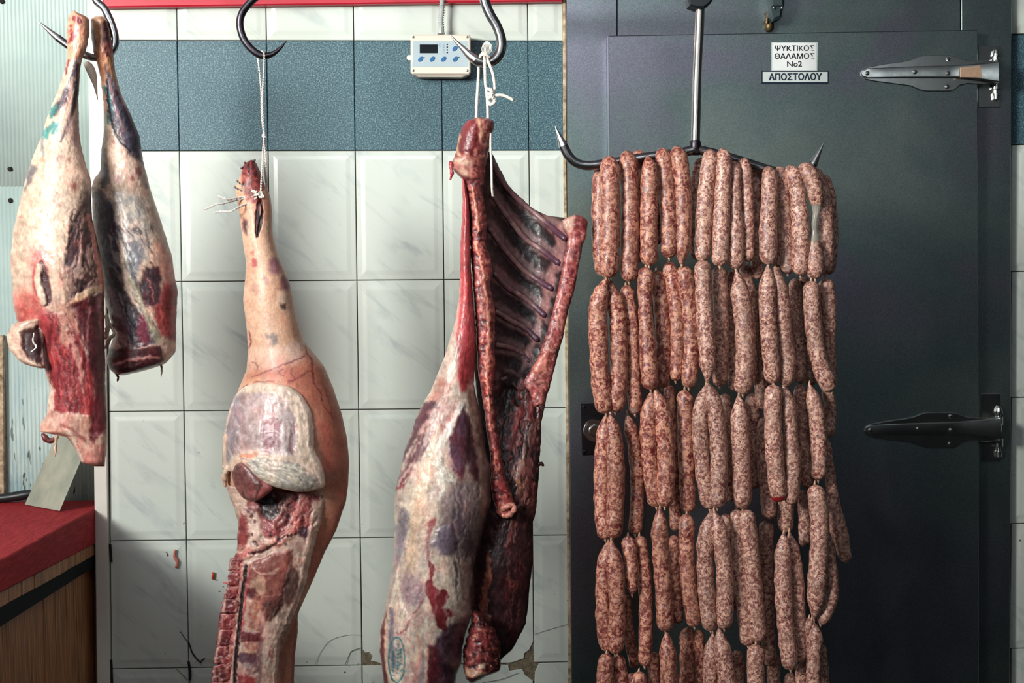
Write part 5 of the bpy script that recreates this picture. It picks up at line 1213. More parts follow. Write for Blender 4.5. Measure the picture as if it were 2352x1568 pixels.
    c.poly([(165, 700), (238, 670), (242, 820), (246, 980), (225, 1020), (208, 1020), (218, 900), (200, 800), (180, 740)], (92, 36, 42), 5, 4, mot=.6, mcol=(70, 22, 30), msc=20, h=-1)
    c.stroke([(226, 680), (230, 740), (232, 780)], [6, 4, 2], (146, 92, 100), 4, 3); c.stroke([(206, 700), (200, 760), (198, 800)], 2.5, (158, 84, 84), 2, 3)
    c.poly([(118, 880), (126, 900), (122, 945), (112, 940), (108, 920)], (222, 190, 168), 3, 4, h=2)
    c.poly([(92, 965), (112, 945), (150, 948), (208, 955), (210, 1000), (240, 990), (243, 1070), (188, 1066), (170, 1030), (150, 995), (110, 1000), (95, 985)], (212, 166, 142), 4, 5, 12, h=2, mot=.5, mcol=(188, 112, 100), msc=14)
    c.poly([(186, 955), (206, 955), (208, 1010), (196, 1020), (184, 985)], (202, 144, 120), 3, 3, h=2); c.poly([(208, 950), (236, 900), (244, 980), (214, 1020), (206, 1005)], (112, 36, 42), 4, 4)
    c.stroke([(150, 985), (166, 1000), (176, 1035), (190, 1060)], [3, 4, 4, 3], (232, 208, 186), 2, 4, 6, h=3); c.stroke([(195, 1010), (180, 1000), (165, 985), (140, 975)], 3, (158, 88, 80), 3, 4)
    c.poly([(192, 1040), (243, 1020), (243, 1075), (190, 1066)], (196, 112, 98), 6, 4, alpha=.7)
    body = [(168, 24), (184, 31), (205, 42), (205, 77), (199, 111), (191, 126), (184, 153), (180, 230), (182, 306), (188, 344), (199, 383), (209, 413), (211, 498), (228, 574), (237, 631), (239, 667), (240, 739), (241, 810), (242, 881), (246, 953), (246, 1024), (240, 1071), (212, 1070), (186, 1064), (175, 1035), (157, 1006), (140, 996), (112, 998), (95, 996), (91, 974), (107, 953), (109, 924), (114, 892), (107, 864), (98, 830),
            (86, 780), (40, 740), (30, 703), (23, 600), (29, 536), (42, 478), (57, 413), (77, 356), (94, 314), (111, 260), (130, 214), (151, 153), (155, 115), (153, 88), (153, 57), (160, 32)]
    sleeve('leg_body', a, c, body, Y1, [(24, .024), (200, .022), (330, .04), (480, .065), (620, .075), (740, .06), (860, .045), (960, .035), (1071, .02)], cap=12, capb=14, edge=1.2)
    d = Canvas(0, 730, 130, 860, (216, 176, 150), seed=70); d.blotch(d.all_(), (190, 130, 112), 10, .6)
    d.poly([(50, 762), (92, 748), (100, 790), (98, 838), (70, 822), (52, 800)], (70, 32, 34), 5, 4, h=-9, mot=.6, mcol=(40, 14, 18)); d.stroke([(18, 772), (30, 800), (50, 824), (90, 842)], 4, (232, 200, 172), 3, 2, h=2)
    sleeve('skin_flap', a, d, [(30, 742), (60, 735), (95, 728), (102, 760), (100, 800), (104, 846), (70, 842), (46, 831), (21, 803), (14, 771)], Y1 - .035, .022, back=.012, cap=10, power=.4)
    ctube('white_sinew', a, d, [(78, 764), (76, 785), (84, 796), (74, 806), (70, 808)], [2, 2.4, 2, 1.2], Y1 - .062, (238, 226, 212), 7, seed=1, n=16)
    ctube('torn_tendon', a, d, [(130, 998), (128, 1020), (126, 1048)], [5, 4, 1], Y1 - .03, (222, 180, 154), 8, seed=8); ctube('blood_clot', a, d, [(97, 995), (106, 1008), (118, 1012), (128, 1006)], [5, 8, 7, 4], Y1 - .028, (112, 34, 30), 8, seed=9)
    return r, a
legs()
for nm, lb, pts, r in (('paper_strip', 'cream paper strip hanging from hook between the two lamb legs', [(190, 140), (204, 148), (213, 172), (219, 200), (225, 228)], None),):
    P = spline([(196, 142, 6), (204, 152, 9), (212, 170, 9), (218, 192, 5), (222, 215, 2), (225, 230, .5)], 20)
    V = []; 
    for x, y, w_ in P: V += [W(x - w_, y + w_ * .4, -0.46), W(x + w_, y - w_ * .4, -0.45), W(x + w_, y - w_ * .4, -0.449), W(x - w_, y + w_ * .4, -0.459)]
    F = [(4 * i + k, 4 * i + (k + 1) % 4, 4 * i + 4 + (k + 1) % 4, 4 * i + 4 + k) for i in range(19) for k in range(4)] + [(3, 2, 1, 0), (76, 77, 78, 79)]
    o = obj(nm, V, F, m_plain('cream_paper', (222, 206, 188), 0.5, nscale=30, amt=.2, dark=(176, 150, 130)), None, True, loc=W(205, 160, -.455)); tag(o, lb, 'strip')

# ------------------------------------------------------------------ side of lamb with ribs
YS = -0.46
sd_ = thing('carcass_side', 'split carcass side hung by white rope, open rib cage facing right', 'meat', W(1100, 280, YS))
# inside wall of the chest
c = Canvas(1050, 330, 1370, 1580, (66, 40, 42), seed=81); A = c.all_()
c.blotch(A, (92, 58, 58), 18, .6); c.blotch(A, (36, 20, 24), 24, .7, (.5, .64)); c.fibre(A, 70, (104, 64, 62), 40, 4, .35, (.55, .7), h=1)
RIBS = [[(1128, 366), (1159, 424), (1205, 470), (1251, 508), (1300, 550)], [(1130, 447), (1167, 500), (1205, 546), (1243, 573), (1285, 606)], [(1124, 523), (1159, 573), (1197, 615), (1228, 638), (1270, 664)], [(1134, 626), (1167, 661), (1205, 684), (1228, 703), (1253, 726)],
        [(1138, 714), (1174, 737), (1205, 753), (1237, 782)], [(1138, 791), (1174, 799), (1200, 813), (1217, 833)], [(1136, 880), (1160, 868), (1182, 876), (1196, 892)]]
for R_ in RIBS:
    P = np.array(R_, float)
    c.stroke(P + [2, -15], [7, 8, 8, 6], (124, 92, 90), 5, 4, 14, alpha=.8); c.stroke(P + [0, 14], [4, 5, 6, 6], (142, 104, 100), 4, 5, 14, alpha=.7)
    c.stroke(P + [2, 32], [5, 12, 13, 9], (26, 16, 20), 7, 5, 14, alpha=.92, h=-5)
c.stroke([(1290, 520), (1285, 580), (1262, 650), (1245, 720), (1225, 780), (1200, 850)], [12, 12, 11, 9, 8, 6], (176, 120, 112), 6, 6, 14, alpha=.85, mot=.5, mcol=(140, 84, 90))
c.poly([(1128, 347), (1144, 378), (1167, 424), (1190, 454), (1220, 477), (1258, 496), (1289, 504), (1262, 508), (1215, 490), (1180, 462), (1150, 424), (1126, 372)], (110, 82, 76), 5, 4, h=2)
# lower interior
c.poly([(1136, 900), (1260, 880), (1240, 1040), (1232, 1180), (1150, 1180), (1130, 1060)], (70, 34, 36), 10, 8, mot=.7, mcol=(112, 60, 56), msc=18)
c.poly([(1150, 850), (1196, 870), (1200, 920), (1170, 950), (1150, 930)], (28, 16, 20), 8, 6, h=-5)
c.stroke([(1215, 960), (1212, 1010), (1200, 1060), (1190, 1100)], [7, 7, 6, 6], (150, 110, 96), 4, 6, 12, h=3, mot=.6, mcol=(104, 60, 54)); c.stroke([(1252, 900), (1238, 960), (1232, 1050), (1228, 1150), (1220, 1250), (1214, 1370)], 5, (146, 84, 74), 4, 4, h=2, mot=.6, mcol=(92, 42, 42))
c.stroke([(1200, 880), (1190, 950), (1175, 1010), (1168, 1060)], [9, 7, 6, 4], (148, 52, 50), 4, 6, 12, h=2, mot=.6, mcol=(96, 32, 34)); c.stroke([(1180, 1085), (1192, 1100), (1196, 1130)], 9, (158, 104, 70), 6, 8, 12, alpha=.8, mot=.6, mcol=(92, 40, 40))
c.poly([(1225, 880), (1258, 880), (1236, 960), (1215, 960), (1205, 920)], (96, 30, 36), 6, 5)
c.fibre([(1140, 880), (1260, 880), (1230, 1300), (1140, 1200)], 98, (176, 96, 84), 44, 6, .55, (.58, .7), h=2.5); c.fibre([(1140, 880), (1260, 880), (1230, 1300), (1140, 1200)], 96, (20, 8, 12), 50, 7, .75, (.54, .66), h=-2.5)
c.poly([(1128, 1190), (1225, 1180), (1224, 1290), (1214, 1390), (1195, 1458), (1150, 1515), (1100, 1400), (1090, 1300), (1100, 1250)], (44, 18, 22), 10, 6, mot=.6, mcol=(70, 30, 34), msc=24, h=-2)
c.stroke([(1122, 1270), (1124, 1310), (1116, 1345), (1110, 1400), (1122, 1420)], [5, 7, 8, 9, 8], (166, 92, 62), 3, 6, 10, h=4, mot=.6, mcol=(120, 50, 40)); c.stroke([(1178, 1195), (1172, 1230), (1162, 1256)], [4, 4, 2], (130, 54, 44), 3, 3, h=2)
c.fibre([(1170, 1180), (1225, 1180), (1215, 1400), (1160, 1480)], 94, (130, 66, 54), 34, 5, .6, (.64, .74), h=1.5)
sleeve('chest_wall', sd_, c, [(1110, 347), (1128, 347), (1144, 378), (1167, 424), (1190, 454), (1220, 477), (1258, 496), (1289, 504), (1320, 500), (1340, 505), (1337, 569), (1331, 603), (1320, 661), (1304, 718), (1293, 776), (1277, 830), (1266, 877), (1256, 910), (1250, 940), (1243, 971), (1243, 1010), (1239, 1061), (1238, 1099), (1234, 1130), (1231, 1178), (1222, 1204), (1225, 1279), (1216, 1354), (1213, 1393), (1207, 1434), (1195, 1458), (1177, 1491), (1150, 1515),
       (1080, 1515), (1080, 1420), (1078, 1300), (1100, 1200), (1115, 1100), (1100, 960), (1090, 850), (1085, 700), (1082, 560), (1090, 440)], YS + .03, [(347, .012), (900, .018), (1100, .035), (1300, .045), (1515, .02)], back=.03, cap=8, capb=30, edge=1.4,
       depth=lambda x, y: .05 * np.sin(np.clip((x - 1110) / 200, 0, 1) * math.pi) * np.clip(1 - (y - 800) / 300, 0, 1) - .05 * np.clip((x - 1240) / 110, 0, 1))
RD = lambda x, y: .05 * math.sin(min(max((x - 1110) / 200, 0), 1) * math.pi) - .05 * min(max((x - 1240) / 110, 0), 1)
rcol = Canvas(1100, 340, 1330, 920, (152, 112, 108), seed=90); rcol.blotch(rcol.all_(), (120, 74, 84), 12, .7); rcol.blotch(rcol.all_(), (176, 136, 124), 9, .5); rcol.fibre(rcol.all_(), 45, (110, 66, 74), 40, 4, .5)
for i, R_ in enumerate(RIBS):
    x1, y1 = R_[-1]; rcol.stroke([R_[-2], R_[-1]], [1, 9], (78, 40, 62), 6, 2, alpha=.9)
for i, R_ in enumerate(RIBS):
    ctube('rib', sd_, rcol, [(x, y, RD(x, y) + .006) for x, y in R_], [5.5, 6.5, 6.5, 6, 7.5], YS + .02 - .012, None, 12, 40, lump=.03, seed=i)
# breast edge
b = Canvas(1150, 480, 1370, 960, (150, 62, 58), seed=95); A = b.all_(); b.blotch(A, (196, 120, 108), 6, .7, (.5, .6), h=1.2); b.blotch(A, (96, 26, 32), 9, .7, (.54, .62), h=-1.2); b.blotch(A, (222, 184, 168), 5, .7, (.64, .7))
b.poly([(1288, 503), (1322, 494), (1318, 520), (1305, 540), (1292, 524)], (206, 162, 138), 4, 3); b.poly([(1325, 498), (1352, 500), (1349, 530), (1322, 525)], (112, 44, 46), 4, 4)
b.fibre(A, 105, (206, 106, 92), 30, 5, .6, (.55, .66)); b.poly([(1235, 820), (1262, 800), (1258, 850), (1230, 860), (1222, 845)], (190, 96, 74), 4, 4, dome=3)
sleeve('breast_plate', sd_, b, [(1289, 504), (1318, 494), (1325, 493), (1350, 503), (1348, 538), (1337, 569), (1331, 603), (1320, 661), (1304, 718), (1293, 776), (1279, 815), (1266, 877), (1250, 930), (1226, 935), (1218, 900), (1200, 880), (1232, 828), (1252, 776), (1266, 730), (1282, 661), (1294, 600), (1304, 550)], YS - .005, .014, back=.014, cap=7, edge=2, power=.35)
# sawn spine
s_ = Canvas(1020, 255, 1200, 1200, (140, 48, 46), seed=99); A = s_.all_(); s_.blotch(A, (206, 122, 98), 7, .75, (.5, .6), h=1.2); s_.blotch(A, (70, 18, 24), 10, .75, (.54, .64), h=-1.5)
s_.poly([(1045, 290), (1075, 270), (1100, 275), (1096, 320), (1085, 360), (1058, 350), (1046, 340)], (134, 30, 36), 5, 4, dome=6, mot=.5, mcol=(96, 18, 24), msc=20); s_.poly([(1100, 272), (1136, 276), (1136, 300), (1120, 340), (1100, 330)], (124, 40, 42), 4, 5, mot=.8, mcol=(206, 142, 118), msc=9)
s_.stroke([(1098, 275), (1106, 300), (1104, 318)], 4, (206, 148, 118), 2, 4, h=2); s_.stroke([(1055, 306), (1050, 340), (1062, 370)], 3, (214, 160, 120), 2, 3, h=1)
s_.poly([(1040, 365), (1075, 350), (1090, 375), (1082, 410), (1056, 396), (1042, 390)], (214, 170, 144), 4, 5, h=2, mot=.6, mcol=(160, 70, 64), msc=12)
s_.stroke([(1084, 430), (1094, 490), (1100, 545), (1092, 560), (1104, 600), (1112, 640), (1120, 700), (1124, 780), (1118, 860), (1124, 940)], [3, 4, 4, 3, 3, 3, 4, 4, 3, 3], (222, 134, 104), 2, 5, 12, h=3)
s_.stroke([(1078, 470), (1082, 560), (1086, 640), (1092, 740), (1097, 840)], [3, 4, 4, 4, 3], (60, 14, 20), 3, 2, h=-3); s_.poly([(1098, 532), (1110, 530), (1108, 556), (1096, 552)], (72, 22, 26), 3, 2, h=-2)
sleeve('spine', sd_, s_, [(1079, 272), (1104, 269), (1128, 271), (1137, 286), (1130, 309), (1124, 339), (1117, 374), (1110, 439), (1114, 470), (1120, 515), (1116, 557), (1132, 603), (1134, 623), (1125, 653), (1138, 710), (1137, 780), (1137, 844), (1135, 907), (1138, 959), (1148, 1010), (1153, 1061), (1164, 1105), (1181, 1150), (1180, 1180), (1160, 1192), (1140, 1180),
       (1133, 1150), (1128, 1120), (1126, 1040), (1111, 938), (1105, 895), (1097, 844), (1092, 737), (1086, 661), (1081, 584), (1078, 500), (1072, 439), (1060, 408), (1040, 390), (1040, 372), (1048, 347), (1052, 317), (1061, 290)], YS - .012, [(270, .045), (360, .04), (420, .024), (900, .022), (1190, .02)], back=.022, cap=14, edge=2.2, power=.42)
ctube('loose_flap', sd_, s_, [(1044, 378, -.01), (1035, 376, -.015), (1038, 395, -.018), (1034, 414, -.016)], [6, 5, 4, 1.2], YS - .01, (178, 44, 50), 8, n=18, seed=2)
ctube('joint_knob', sd_, s_, [(1150, 1172), (1165, 1162), (1178, 1160), (1180, 1172), (1166, 1184), (1152, 1182)], [6, 7, 7, 7, 7, 6], YS - .032, (190, 112, 92), 10, n=24, seed=5)
# red fillet and the pale outside of the leg
k = Canvas(860, 390, 1140, 1720, (214, 190, 168), seed=105); A = k.all_()
k.blotch(A, (230, 208, 186), 36, .6); k.blotch(A, (184, 156, 150), 24, .5, (.52, .66)); k.fibre(A, 100, (200, 170, 150), 90, 8, .5)
k.poly([(1046, 950), (1110, 970), (1128, 1080), (1126, 1180), (1098, 1260), (1066, 1290), (1040, 1210), (1046, 1100)], (122, 98, 90), 14, 8, alpha=.75, mot=.7, mcol=(158, 130, 118), msc=20)
k.poly([(1055, 400), (1085, 400), (1096, 840), (1074, 890), (1060, 900), (1050, 840), (1046, 760), (1052, 680), (1056, 560)], (188, 56, 60), 5, 4, mot=.5, mcol=(164, 34, 42), msc=22)
k.fibre([(1050, 400), (1095, 400), (1095, 890), (1045, 890)], 91, (216, 100, 92), 90, 4, .55, (.56, .7)); k.stroke([(1060, 640), (1054, 700), (1046, 760), (1030, 830)], [2, 3, 5, 8], (226, 178, 160), 4, 3, alpha=.8)
k.poly([(1050, 800), (1095, 790), (1086, 850), (1066, 900), (1052, 880)], (176, 30, 38), 6, 4, alpha=.8)
k.poly([(1030, 760), (1050, 790), (1052, 880), (1060, 930), (1040, 960), (1000, 930), (990, 890), (1010, 850)], (222, 198, 178), 8, 6, mot=.5, mcol=(196, 150, 136), msc=14)
k.poly([(1005, 870), (1036, 880), (1030, 925), (1000, 950), (985, 930)], (176, 92, 74), 8, 9, 12, alpha=.75, mot=.6, mcol=(206, 160, 136), msc=9)
k.poly([(972, 925), (1000, 920), (1006, 950), (975, 975), (950, 1010), (930, 1050), (910, 1130), (905, 1120), (925, 1040), (945, 990)], (86, 44, 54), 5, 5, 14, mot=.5, mcol=(116, 70, 78), msc=16)
k.poly([(990, 940), (1050, 925), (1045, 970), (1010, 1000), (975, 1030), (960, 1000)], (206, 160, 148), 8, 8, mot=.7, mcol=(150, 74, 74), msc=10)
k.poly([(962, 1000), (985, 985), (985, 1020), (950, 1070), (930, 1120), (915, 1110), (940, 1050)], (112, 62, 70), 6, 6, alpha=.9); k.fibre([(905, 960), (1040, 940), (1000, 1060), (905, 1140)], 118, (216, 186, 170), 60, 5, .75, (.52, .66), h=1)
k.poly([(1035, 975), (1062, 930), (1080, 960), (1072, 1060), (1062, 1100), (1040, 1080), (1030, 1040), (1028, 1000)], (98, 44, 56), 6, 4, dome=3, mot=.5, mcol=(90, 62, 84), msc=22)
k.poly([(1072, 960), (1100, 980), (1112, 1060), (1100, 1110), (1080, 1090), (1070, 1040)], (72, 34, 42), 6, 5, mot=.4, mcol=(100, 60, 64)); k.stroke([(1078, 900), (1090, 980), (1104, 1060), (1110, 1120), (1110, 1180)], [6, 7, 7, 7, 6], (176, 140, 120), 5, 4, h=1, mot=.5, mcol=(140, 96, 84))
k.stroke([(1060, 930), (1036, 980), (1012, 1030), (1006, 1070)], [6, 7, 8, 8], (236, 222, 206), 4, 4, 12, h=3, mot=.3, mcol=(206, 176, 160))
k.stroke([(1010, 1060), (1020, 1085), (1035, 1100), (1046, 1110)], [10, 12, 10, 4], (238, 226, 208), 3, 5, 10, h=4); k.fibre([(1000, 1040), (1050, 1060), (1040, 1150), (1000, 1140)], 62, (176, 140, 122), 24, 3, .6, (.55, .66), h=-1)
k.stroke([(1012, 1090), (1018, 1120), (1010, 1150)], [8, 7, 3], (236, 224, 206), 4, 6, 9, h=2)
k.poly([(1040, 1110), (1085, 1110), (1100, 1200), (1085, 1260), (1040, 1270), (1010, 1250), (1010, 1160)], (122, 98, 98), 14, 9, 22, alpha=.85, mot=.7, mcol=(156, 130, 128), msc=26)
k.poly([(968, 1150), (985, 1120), (1000, 1180), (975, 1240), (955, 1320), (930, 1320), (935, 1250)], (228, 186, 160), 12, 8, alpha=.8); k.stroke([(952, 1120), (940, 1200), (925, 1260), (915, 1320), (898, 1390), (885, 1460)], [3, 4, 4, 5, 4, 3], (236, 214, 186), 3, 3, h=2)
k.poly([(925, 1165), (942, 1180), (935, 1240), (918, 1290), (905, 1320), (908, 1240), (912, 1190)], (136, 122, 128), 8, 5, mot=.6, mcol=(170, 158, 160), msc=18); k.stroke([(908, 1120), (918, 1118), (925, 1100)], 2.5, (150, 30, 36), 2, 3)
k.stroke([(952, 1220), (975, 1210), (984, 1200)], 1.5, (186, 66, 66), 2, 3, alpha=.7); k.stroke([(995, 1195), (985, 1230), (980, 1260), (984, 1280)], [6, 4, 3, 4], (158, 52, 56), 3, 4, alpha=.85)
k.poly([(1005, 1215), (1040, 1205), (1052, 1240), (1040, 1270), (1010, 1275), (992, 1250)], (104, 84, 96), 10, 6, mot=.5, mcol=(132, 118, 132), msc=20, dome=4)
k.poly([(924, 1320), (945, 1312), (975, 1350), (972, 1385), (940, 1395), (920, 1365)], (156, 118, 124), 9, 6, mot=.6, mcol=(190, 158, 152), msc=18); k.stroke([(914, 1310), (916, 1360), (930, 1410), (950, 1430)], 3, (232, 208, 184), 2, 3, h=2)
k.stroke([(974, 1378), (958, 1400), (942, 1422), (932, 1445), (918, 1456), (910, 1452)], 1.3, (146, 48, 50), 1, 3)
k.poly([(984, 1285), (996, 1295), (1000, 1310), (992, 1330), (1000, 1352), (1022, 1352), (1033, 1368), (1022, 1388), (1014, 1398), (1034, 1400), (1045, 1412), (1032, 1418), (1022, 1432), (1034, 1448), (1022, 1454), (1006, 1440), (996, 1410), (988, 1385), (976, 1355), (978, 1340), (988, 1330)], (132, 26, 34), 1.8, 2.5, 8, h=-1, mot=.3, mcol=(100, 18, 26))
k.stroke([(1010, 1455), (1024, 1460), (1036, 1452)], 3, (228, 200, 184), 2, 2, h=2)
k.poly([(1062, 1280), (1084, 1290), (1086, 1370), (1070, 1400), (1056, 1340)], (198, 160, 142), 8, 6, mot=.5, mcol=(160, 116, 108), msc=10); k.fibre([(1000, 1280), (1090, 1280), (1085, 1400), (1000, 1500)], 92, (220, 196, 182), 50, 5, .45)
k.poly([(1030, 1440), (1070, 1420), (1062, 1490), (1048, 1560), (1046, 1720), (1000, 1720), (990, 1560), (985, 1500), (1000, 1470)], (78, 48, 62), 9, 6, mot=.6, mcol=(116, 88, 98), msc=26); k.poly([(985, 1480), (1005, 1490), (1010, 1720), (975, 1720), (980, 1540)], (94, 26, 36), 6, 4)
k.poly([(970, 1500), (982, 1510), (976, 1720), (948, 1720), (955, 1560)], (160, 148, 146), 6, 5, mot=.4, mcol=(120, 104, 108)); k.stroke([(983, 1490), (980, 1550), (975, 1700)], 3, (216, 160, 134), 2, 2, h=2); k.stroke([(945, 1720), (952, 1580), (965, 1510), (960, 1460)], 3, (206, 150, 130), 3, 3)
k.poly([(876, 1440), (890, 1400), (888, 1500), (898, 1600), (886, 1620), (874, 1500)], (110, 52, 52), 3, 2); k.stroke([(893, 1395), (886, 1450), (888, 1520), (900, 1600)], 3, (226, 184, 156), 2, 2, h=2); k.stroke([(900, 1400), (898, 1460), (905, 1530)], [4, 6, 5], (128, 116, 128), 4, 4)
k.blotch([(930, 1400), (1000, 1400), (980, 1600), (900, 1600)], (186, 120, 116), 14, .5); k.scatter([(880, 1150), (1060, 1560)], 30, (.8, 1.8), (176, 60, 60), 0, .6)
k.stroke([(1006, 985), (984, 1060), (968, 1130), (958, 1200), (950, 1270), (944, 1310)], [6, 12, 15, 16, 14, 8], (230, 190, 152), 9, 6, 18, alpha=.75, h=1.5)
k.fibre([(1040, 1110), (1110, 1110), (1090, 1260), (1086, 1400), (1045, 1440), (1035, 1250)], 93, (84, 66, 78), 60, 5, .7, (.5, .66), h=-1.5); k.fibre([(1050, 1120), (1105, 1120), (1084, 1400), (1060, 1400)], 94, (206, 180, 164), 60, 4, .5, (.6, .72), h=1)
k.fibre([(900, 1160), (1000, 1160), (980, 1500), (880, 1500)], 103, (170, 146, 140), 90, 4, .5, (.56, .7), h=-1); k.stroke([(1092, 900), (1108, 1000), (1122, 1080), (1118, 1180), (1092, 1290), (1084, 1400)], 4, (62, 40, 44), 5, 3, alpha=.6, h=-2)
# inspection stamp
ex, ey, ea, eb = 911, 1515, 18.5, 52; th = np.linspace(0, 2 * math.pi, 40)
k.stroke([(ex + ea * math.cos(t), ey + eb * math.sin(t)) for t in th], 1.5, (30, 116, 126), 1, .8, alpha=.92, n=0)
rs = np.random.RandomState(8)
for cx_, y0_, y1_ in ((903, 1484, 1548), (913, 1478, 1556), (921, 1490, 1545)):
    y = y0_
    while y < y1_:
        L_ = rs.uniform(4, 9)
        if rs.rand() < .8: k.stroke([(cx_ + rs.uniform(-2, 2), y), (cx_ + rs.uniform(-2, 2), y + L_ * .6)], rs.uniform(1.1, 2.1), (34, 118, 128), .9, 1, alpha=rs.uniform(.5, .95), n=0)
        if rs.rand() < .6: k.stroke([(cx_ - 3, y + L_ * .4), (cx_ + 3, y + L_ * .4)], 1.1, (34, 118, 128), .9, 1, alpha=.8, n=0)
        y += L_ + 2
sleeve('leg_body', sd_, k, [(1061, 406), (1068, 412), (1076, 454), (1080, 500), (1081, 584), (1084, 661), (1091, 737), (1094, 805), (1090, 850), (1088, 882), (1096, 920), (1106, 966), (1112, 997), (1116, 1035), (1127, 1073), (1126, 1112), (1128, 1150), (1118, 1190), (1100, 1249), (1087, 1309), (1089, 1369), (1083, 1413), (1070, 1452), (1062, 1488), (1060, 1524), (1049, 1548), (1046, 1568), (1040, 1720),
       (905, 1720), (884, 1600), (879, 1548), (871, 1488), (873, 1443), (882, 1399), (894, 1339), (903, 1285), (907, 1204), (904, 1160), (908, 1124), (919, 1081), (929, 1035), (944, 997), (954, 964), (972, 923), (988, 900), (1008, 851), (1023, 813), (1034, 776), (1046, 737), (1054, 680), (1056, 623), (1056, 565), (1061, 508), (1062, 454)], YS - .02,
       [(406, .018), (700, .026), (850, .04), (1000, .065), (1150, .085), (1400, .09), (1720, .07)], cap=20, edge=1.0)
# ragged neck at the bottom
z = Canvas(1050, 1400, 1170, 1580, (112, 34, 36), seed=120); A = z.all_(); z.blotch(A, (170, 64, 54), 9, .75, (.52, .6), h=3); z.blotch(A, (46, 12, 16), 11, .8, (.54, .62), h=-3); z.blotch(A, (222, 140, 104), 6, .7, (.66, .7), h=2)
z.poly([(1068, 1535), (1100, 1538), (1122, 1548), (1100, 1556), (1072, 1552)], (206, 150, 120), 4, 5, h=3); z.poly([(1098, 1528), (1115, 1524), (1112, 1535), (1100, 1536)], (232, 200, 170), 2, 2, h=2)
sleeve('neck_stump', sd_, z, [(1088, 1405), (1110, 1412), (1135, 1440), (1150, 1480), (1150, 1515), (1152, 1535), (1141, 1546), (1124, 1548), (1100, 1563), (1082, 1568), (1070, 1560), (1064, 1533), (1065, 1488), (1076, 1449)], YS - .02, .045, back=.04, cap=14, edge=3.5, power=.4)
ctube('dark_clot', sd_, z, [(1236, 1066), (1243, 1064), (1249, 1070)], [5, 5, 3], YS + .03, (48, 16, 16), 7, seed=3)

# ------------------------------------------------------------------ rope and twine
def twisted(name, parent, pts, r, y0, mat, pitch=9.0, strands=3):
    """laid rope: strands wound round the path; r in pixels"""
    L_ = sum(math.dist(a[:2], b[:2]) for a, b in zip(pts[:-1], pts[1:])); n = max(16, int(L_ / 1.6)); P2 = spline([(a[0], a[1], a[2] if len(a) > 2 else 0) for a in pts], n)
    P = W(P2[:, 0], P2[:, 1], y0 + P2[:, 2]); T = np.gradient(P, axis=0); T /= np.linalg.norm(T, axis=1)[:, None]
    u = np.cross(T, [0.03, -1, 0.05]); u /= np.linalg.norm(u, axis=1)[:, None]; v = np.cross(T, u); s = np.r_[0, np.cumsum(np.linalg.norm(np.diff(P, axis=0), axis=1))] / S(y0)
    mb = MB(); R_ = r * S(y0)
    for k_ in range(strands):
        ph = s / pitch * 2 * math.pi + k_ * 2 * math.pi / strands
        mb.tube(P + (np.cos(ph)[:, None] * u + np.sin(ph)[:, None] * v) * R_ * .48, R_ * .56, 7)
    return mb.build(name, mat, parent, True)
rp = thing('rope', 'white twisted rope tying the rib side to the thick steel hook', 'rope', W(1115, 140, YH))
twisted('strand', rp, [(1108, 122, .012), (1102, 133, .016), (1100, 150, .012), (1098, 190), (1095, 240), (1094, 276, -.01)], 3.8, YH, M['rope'])
twisted('strand', rp, [(1110, 122, -.005), (1113, 134, -.014), (1114, 160, -.014), (1115, 190, -.01), (1118, 212, -.01), (1120, 240, -.01), (1121, 276, -.015)], 3.8, YH, M['rope'])
twisted('strand', rp, [(1117, 122, -.005), (1121, 140, -.014), (1130, 162, -.014), (1135, 185, -.012), (1136, 205, -.01), (1130, 218, -.012)], 3.8, YH, M['rope'])
twisted('strand', rp, [(1127, 306, .0), (1127, 340), (1129, 380, -.002), (1130, 430, .002), (1132, 450, .01)], 3.0, YS - .038, M['rope'])
twisted('loose_end', rp, [(1126, 224, -.016), (1140, 219, -.02), (1155, 219, -.02), (1168, 224, -.02), (1179, 230, -.02)], 3.9, YH, M['rope'])
for pts in ([(1118, 204, -.016), (1127, 206, -.022), (1130, 216, -.024), (1122, 226, -.022), (1118, 218, -.016)], [(1124, 222, -.02), (1134, 226, -.022), (1136, 234, -.02), (1126, 240, -.018), (1121, 230, -.014)], [(1118, 214, -.02), (1128, 218, -.026), (1134, 228, -.022)]):
    twisted('knot', rp, pts, 4.2, YH, M['rope'], pitch=14)
twisted('knot', rp, [(1102, 132, -.008), (1106, 126, -.016), (1116, 126, -.018), (1124, 132, -.014)], 3.6, YH, M['rope'])
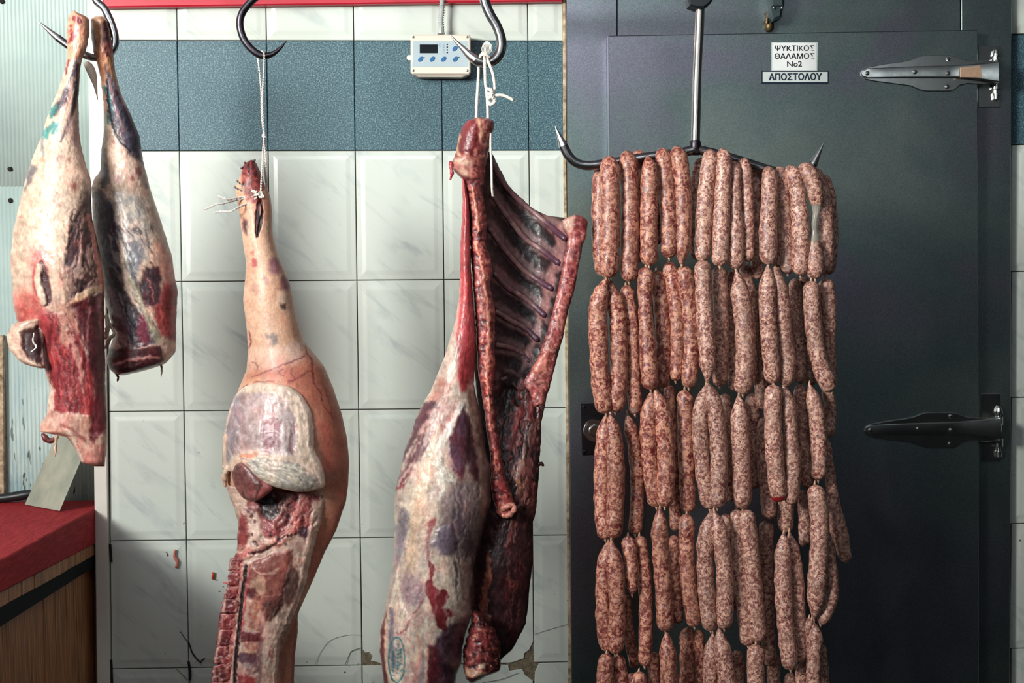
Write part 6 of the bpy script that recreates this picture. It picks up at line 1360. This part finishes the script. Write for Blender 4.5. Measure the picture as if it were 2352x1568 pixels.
for i in range(9):   # frayed tuft
    a_ = (i - 4) / 4.0
    MB().tube(spline(W([1117 + a_ * 2, 1118 + a_ * 11, 1119 + a_ * 10, 1118 + a_ * 2], [128, 116, 104, 95], np.array([-.012, -.016 - .004 * (1 - abs(a_)), -.016, -.012]) + YH), 12), 0.0008, 6).build('frayed_fibre', M['rope'], rp, True)
tw = thing('twine', 'thin knotted white twine from the blackened hook to the pork trotter', 'twine', W(604, 130, YH))
for pts in ([(603, 116, .012), (597, 122, .014), (593, 134, .006), (596, 165), (600, 210), (601, 260), (606, 308, -.004)], [(601, 118, .0), (604, 119, -.012), (607, 127, -.012), (606, 160, -.006), (603, 220, -.003), (604, 270), (607, 308, -.004)],
            [(607, 314, -.004), (604, 345, -.01), (602, 385, -.025), (600, 420, -.035), (599, 446, -.037)], [(608, 314, -.002), (609, 345), (612, 385, -.002), (613, 410, -.006), (614, 432, .0)], [(606, 314), (607, 350, .004), (609, 400, .004), (612, 430, .008)]):
    twisted('strand', tw, pts, 2.3, YH, M['twine'], pitch=12, strands=2)
for cx_, cy_, r_, dz in ((606, 312, 4.5, -.004), (600, 447, 8, -.042)):
    for k_ in range(3):
        th = np.linspace(0, 5.4, 9) + k_ * 2; twisted('knot', tw, [(cx_ + r_ * .6 * math.cos(t), cy_ + r_ * .75 * math.sin(t + k_), dz - .003 * math.sin(t * 1.3)) for t in th], max(2.2, r_ * .38), YH, M['twine'], pitch=12, strands=2)
for pts in ([(596, 443), (571, 450), (545, 454), (527, 458), (515, 455), (501, 449)], [(596, 446), (562, 455), (533, 462), (508, 468), (495, 469), (479, 477), (468, 480)], [(590, 453), (576, 462), (562, 470), (546, 477), (529, 485), (508, 485), (491, 489)],
            [(590, 440), (565, 432), (553, 423), (541, 413)], [(590, 442), (565, 437), (548, 435), (536, 427)]):
    twisted('loose_end', tw, [(a_, b_, -.045 + .01 * math.sin(i * 1.3)) for i, (a_, b_) in enumerate(pts)], 2.4, YH, M['twine'], pitch=16, strands=2)
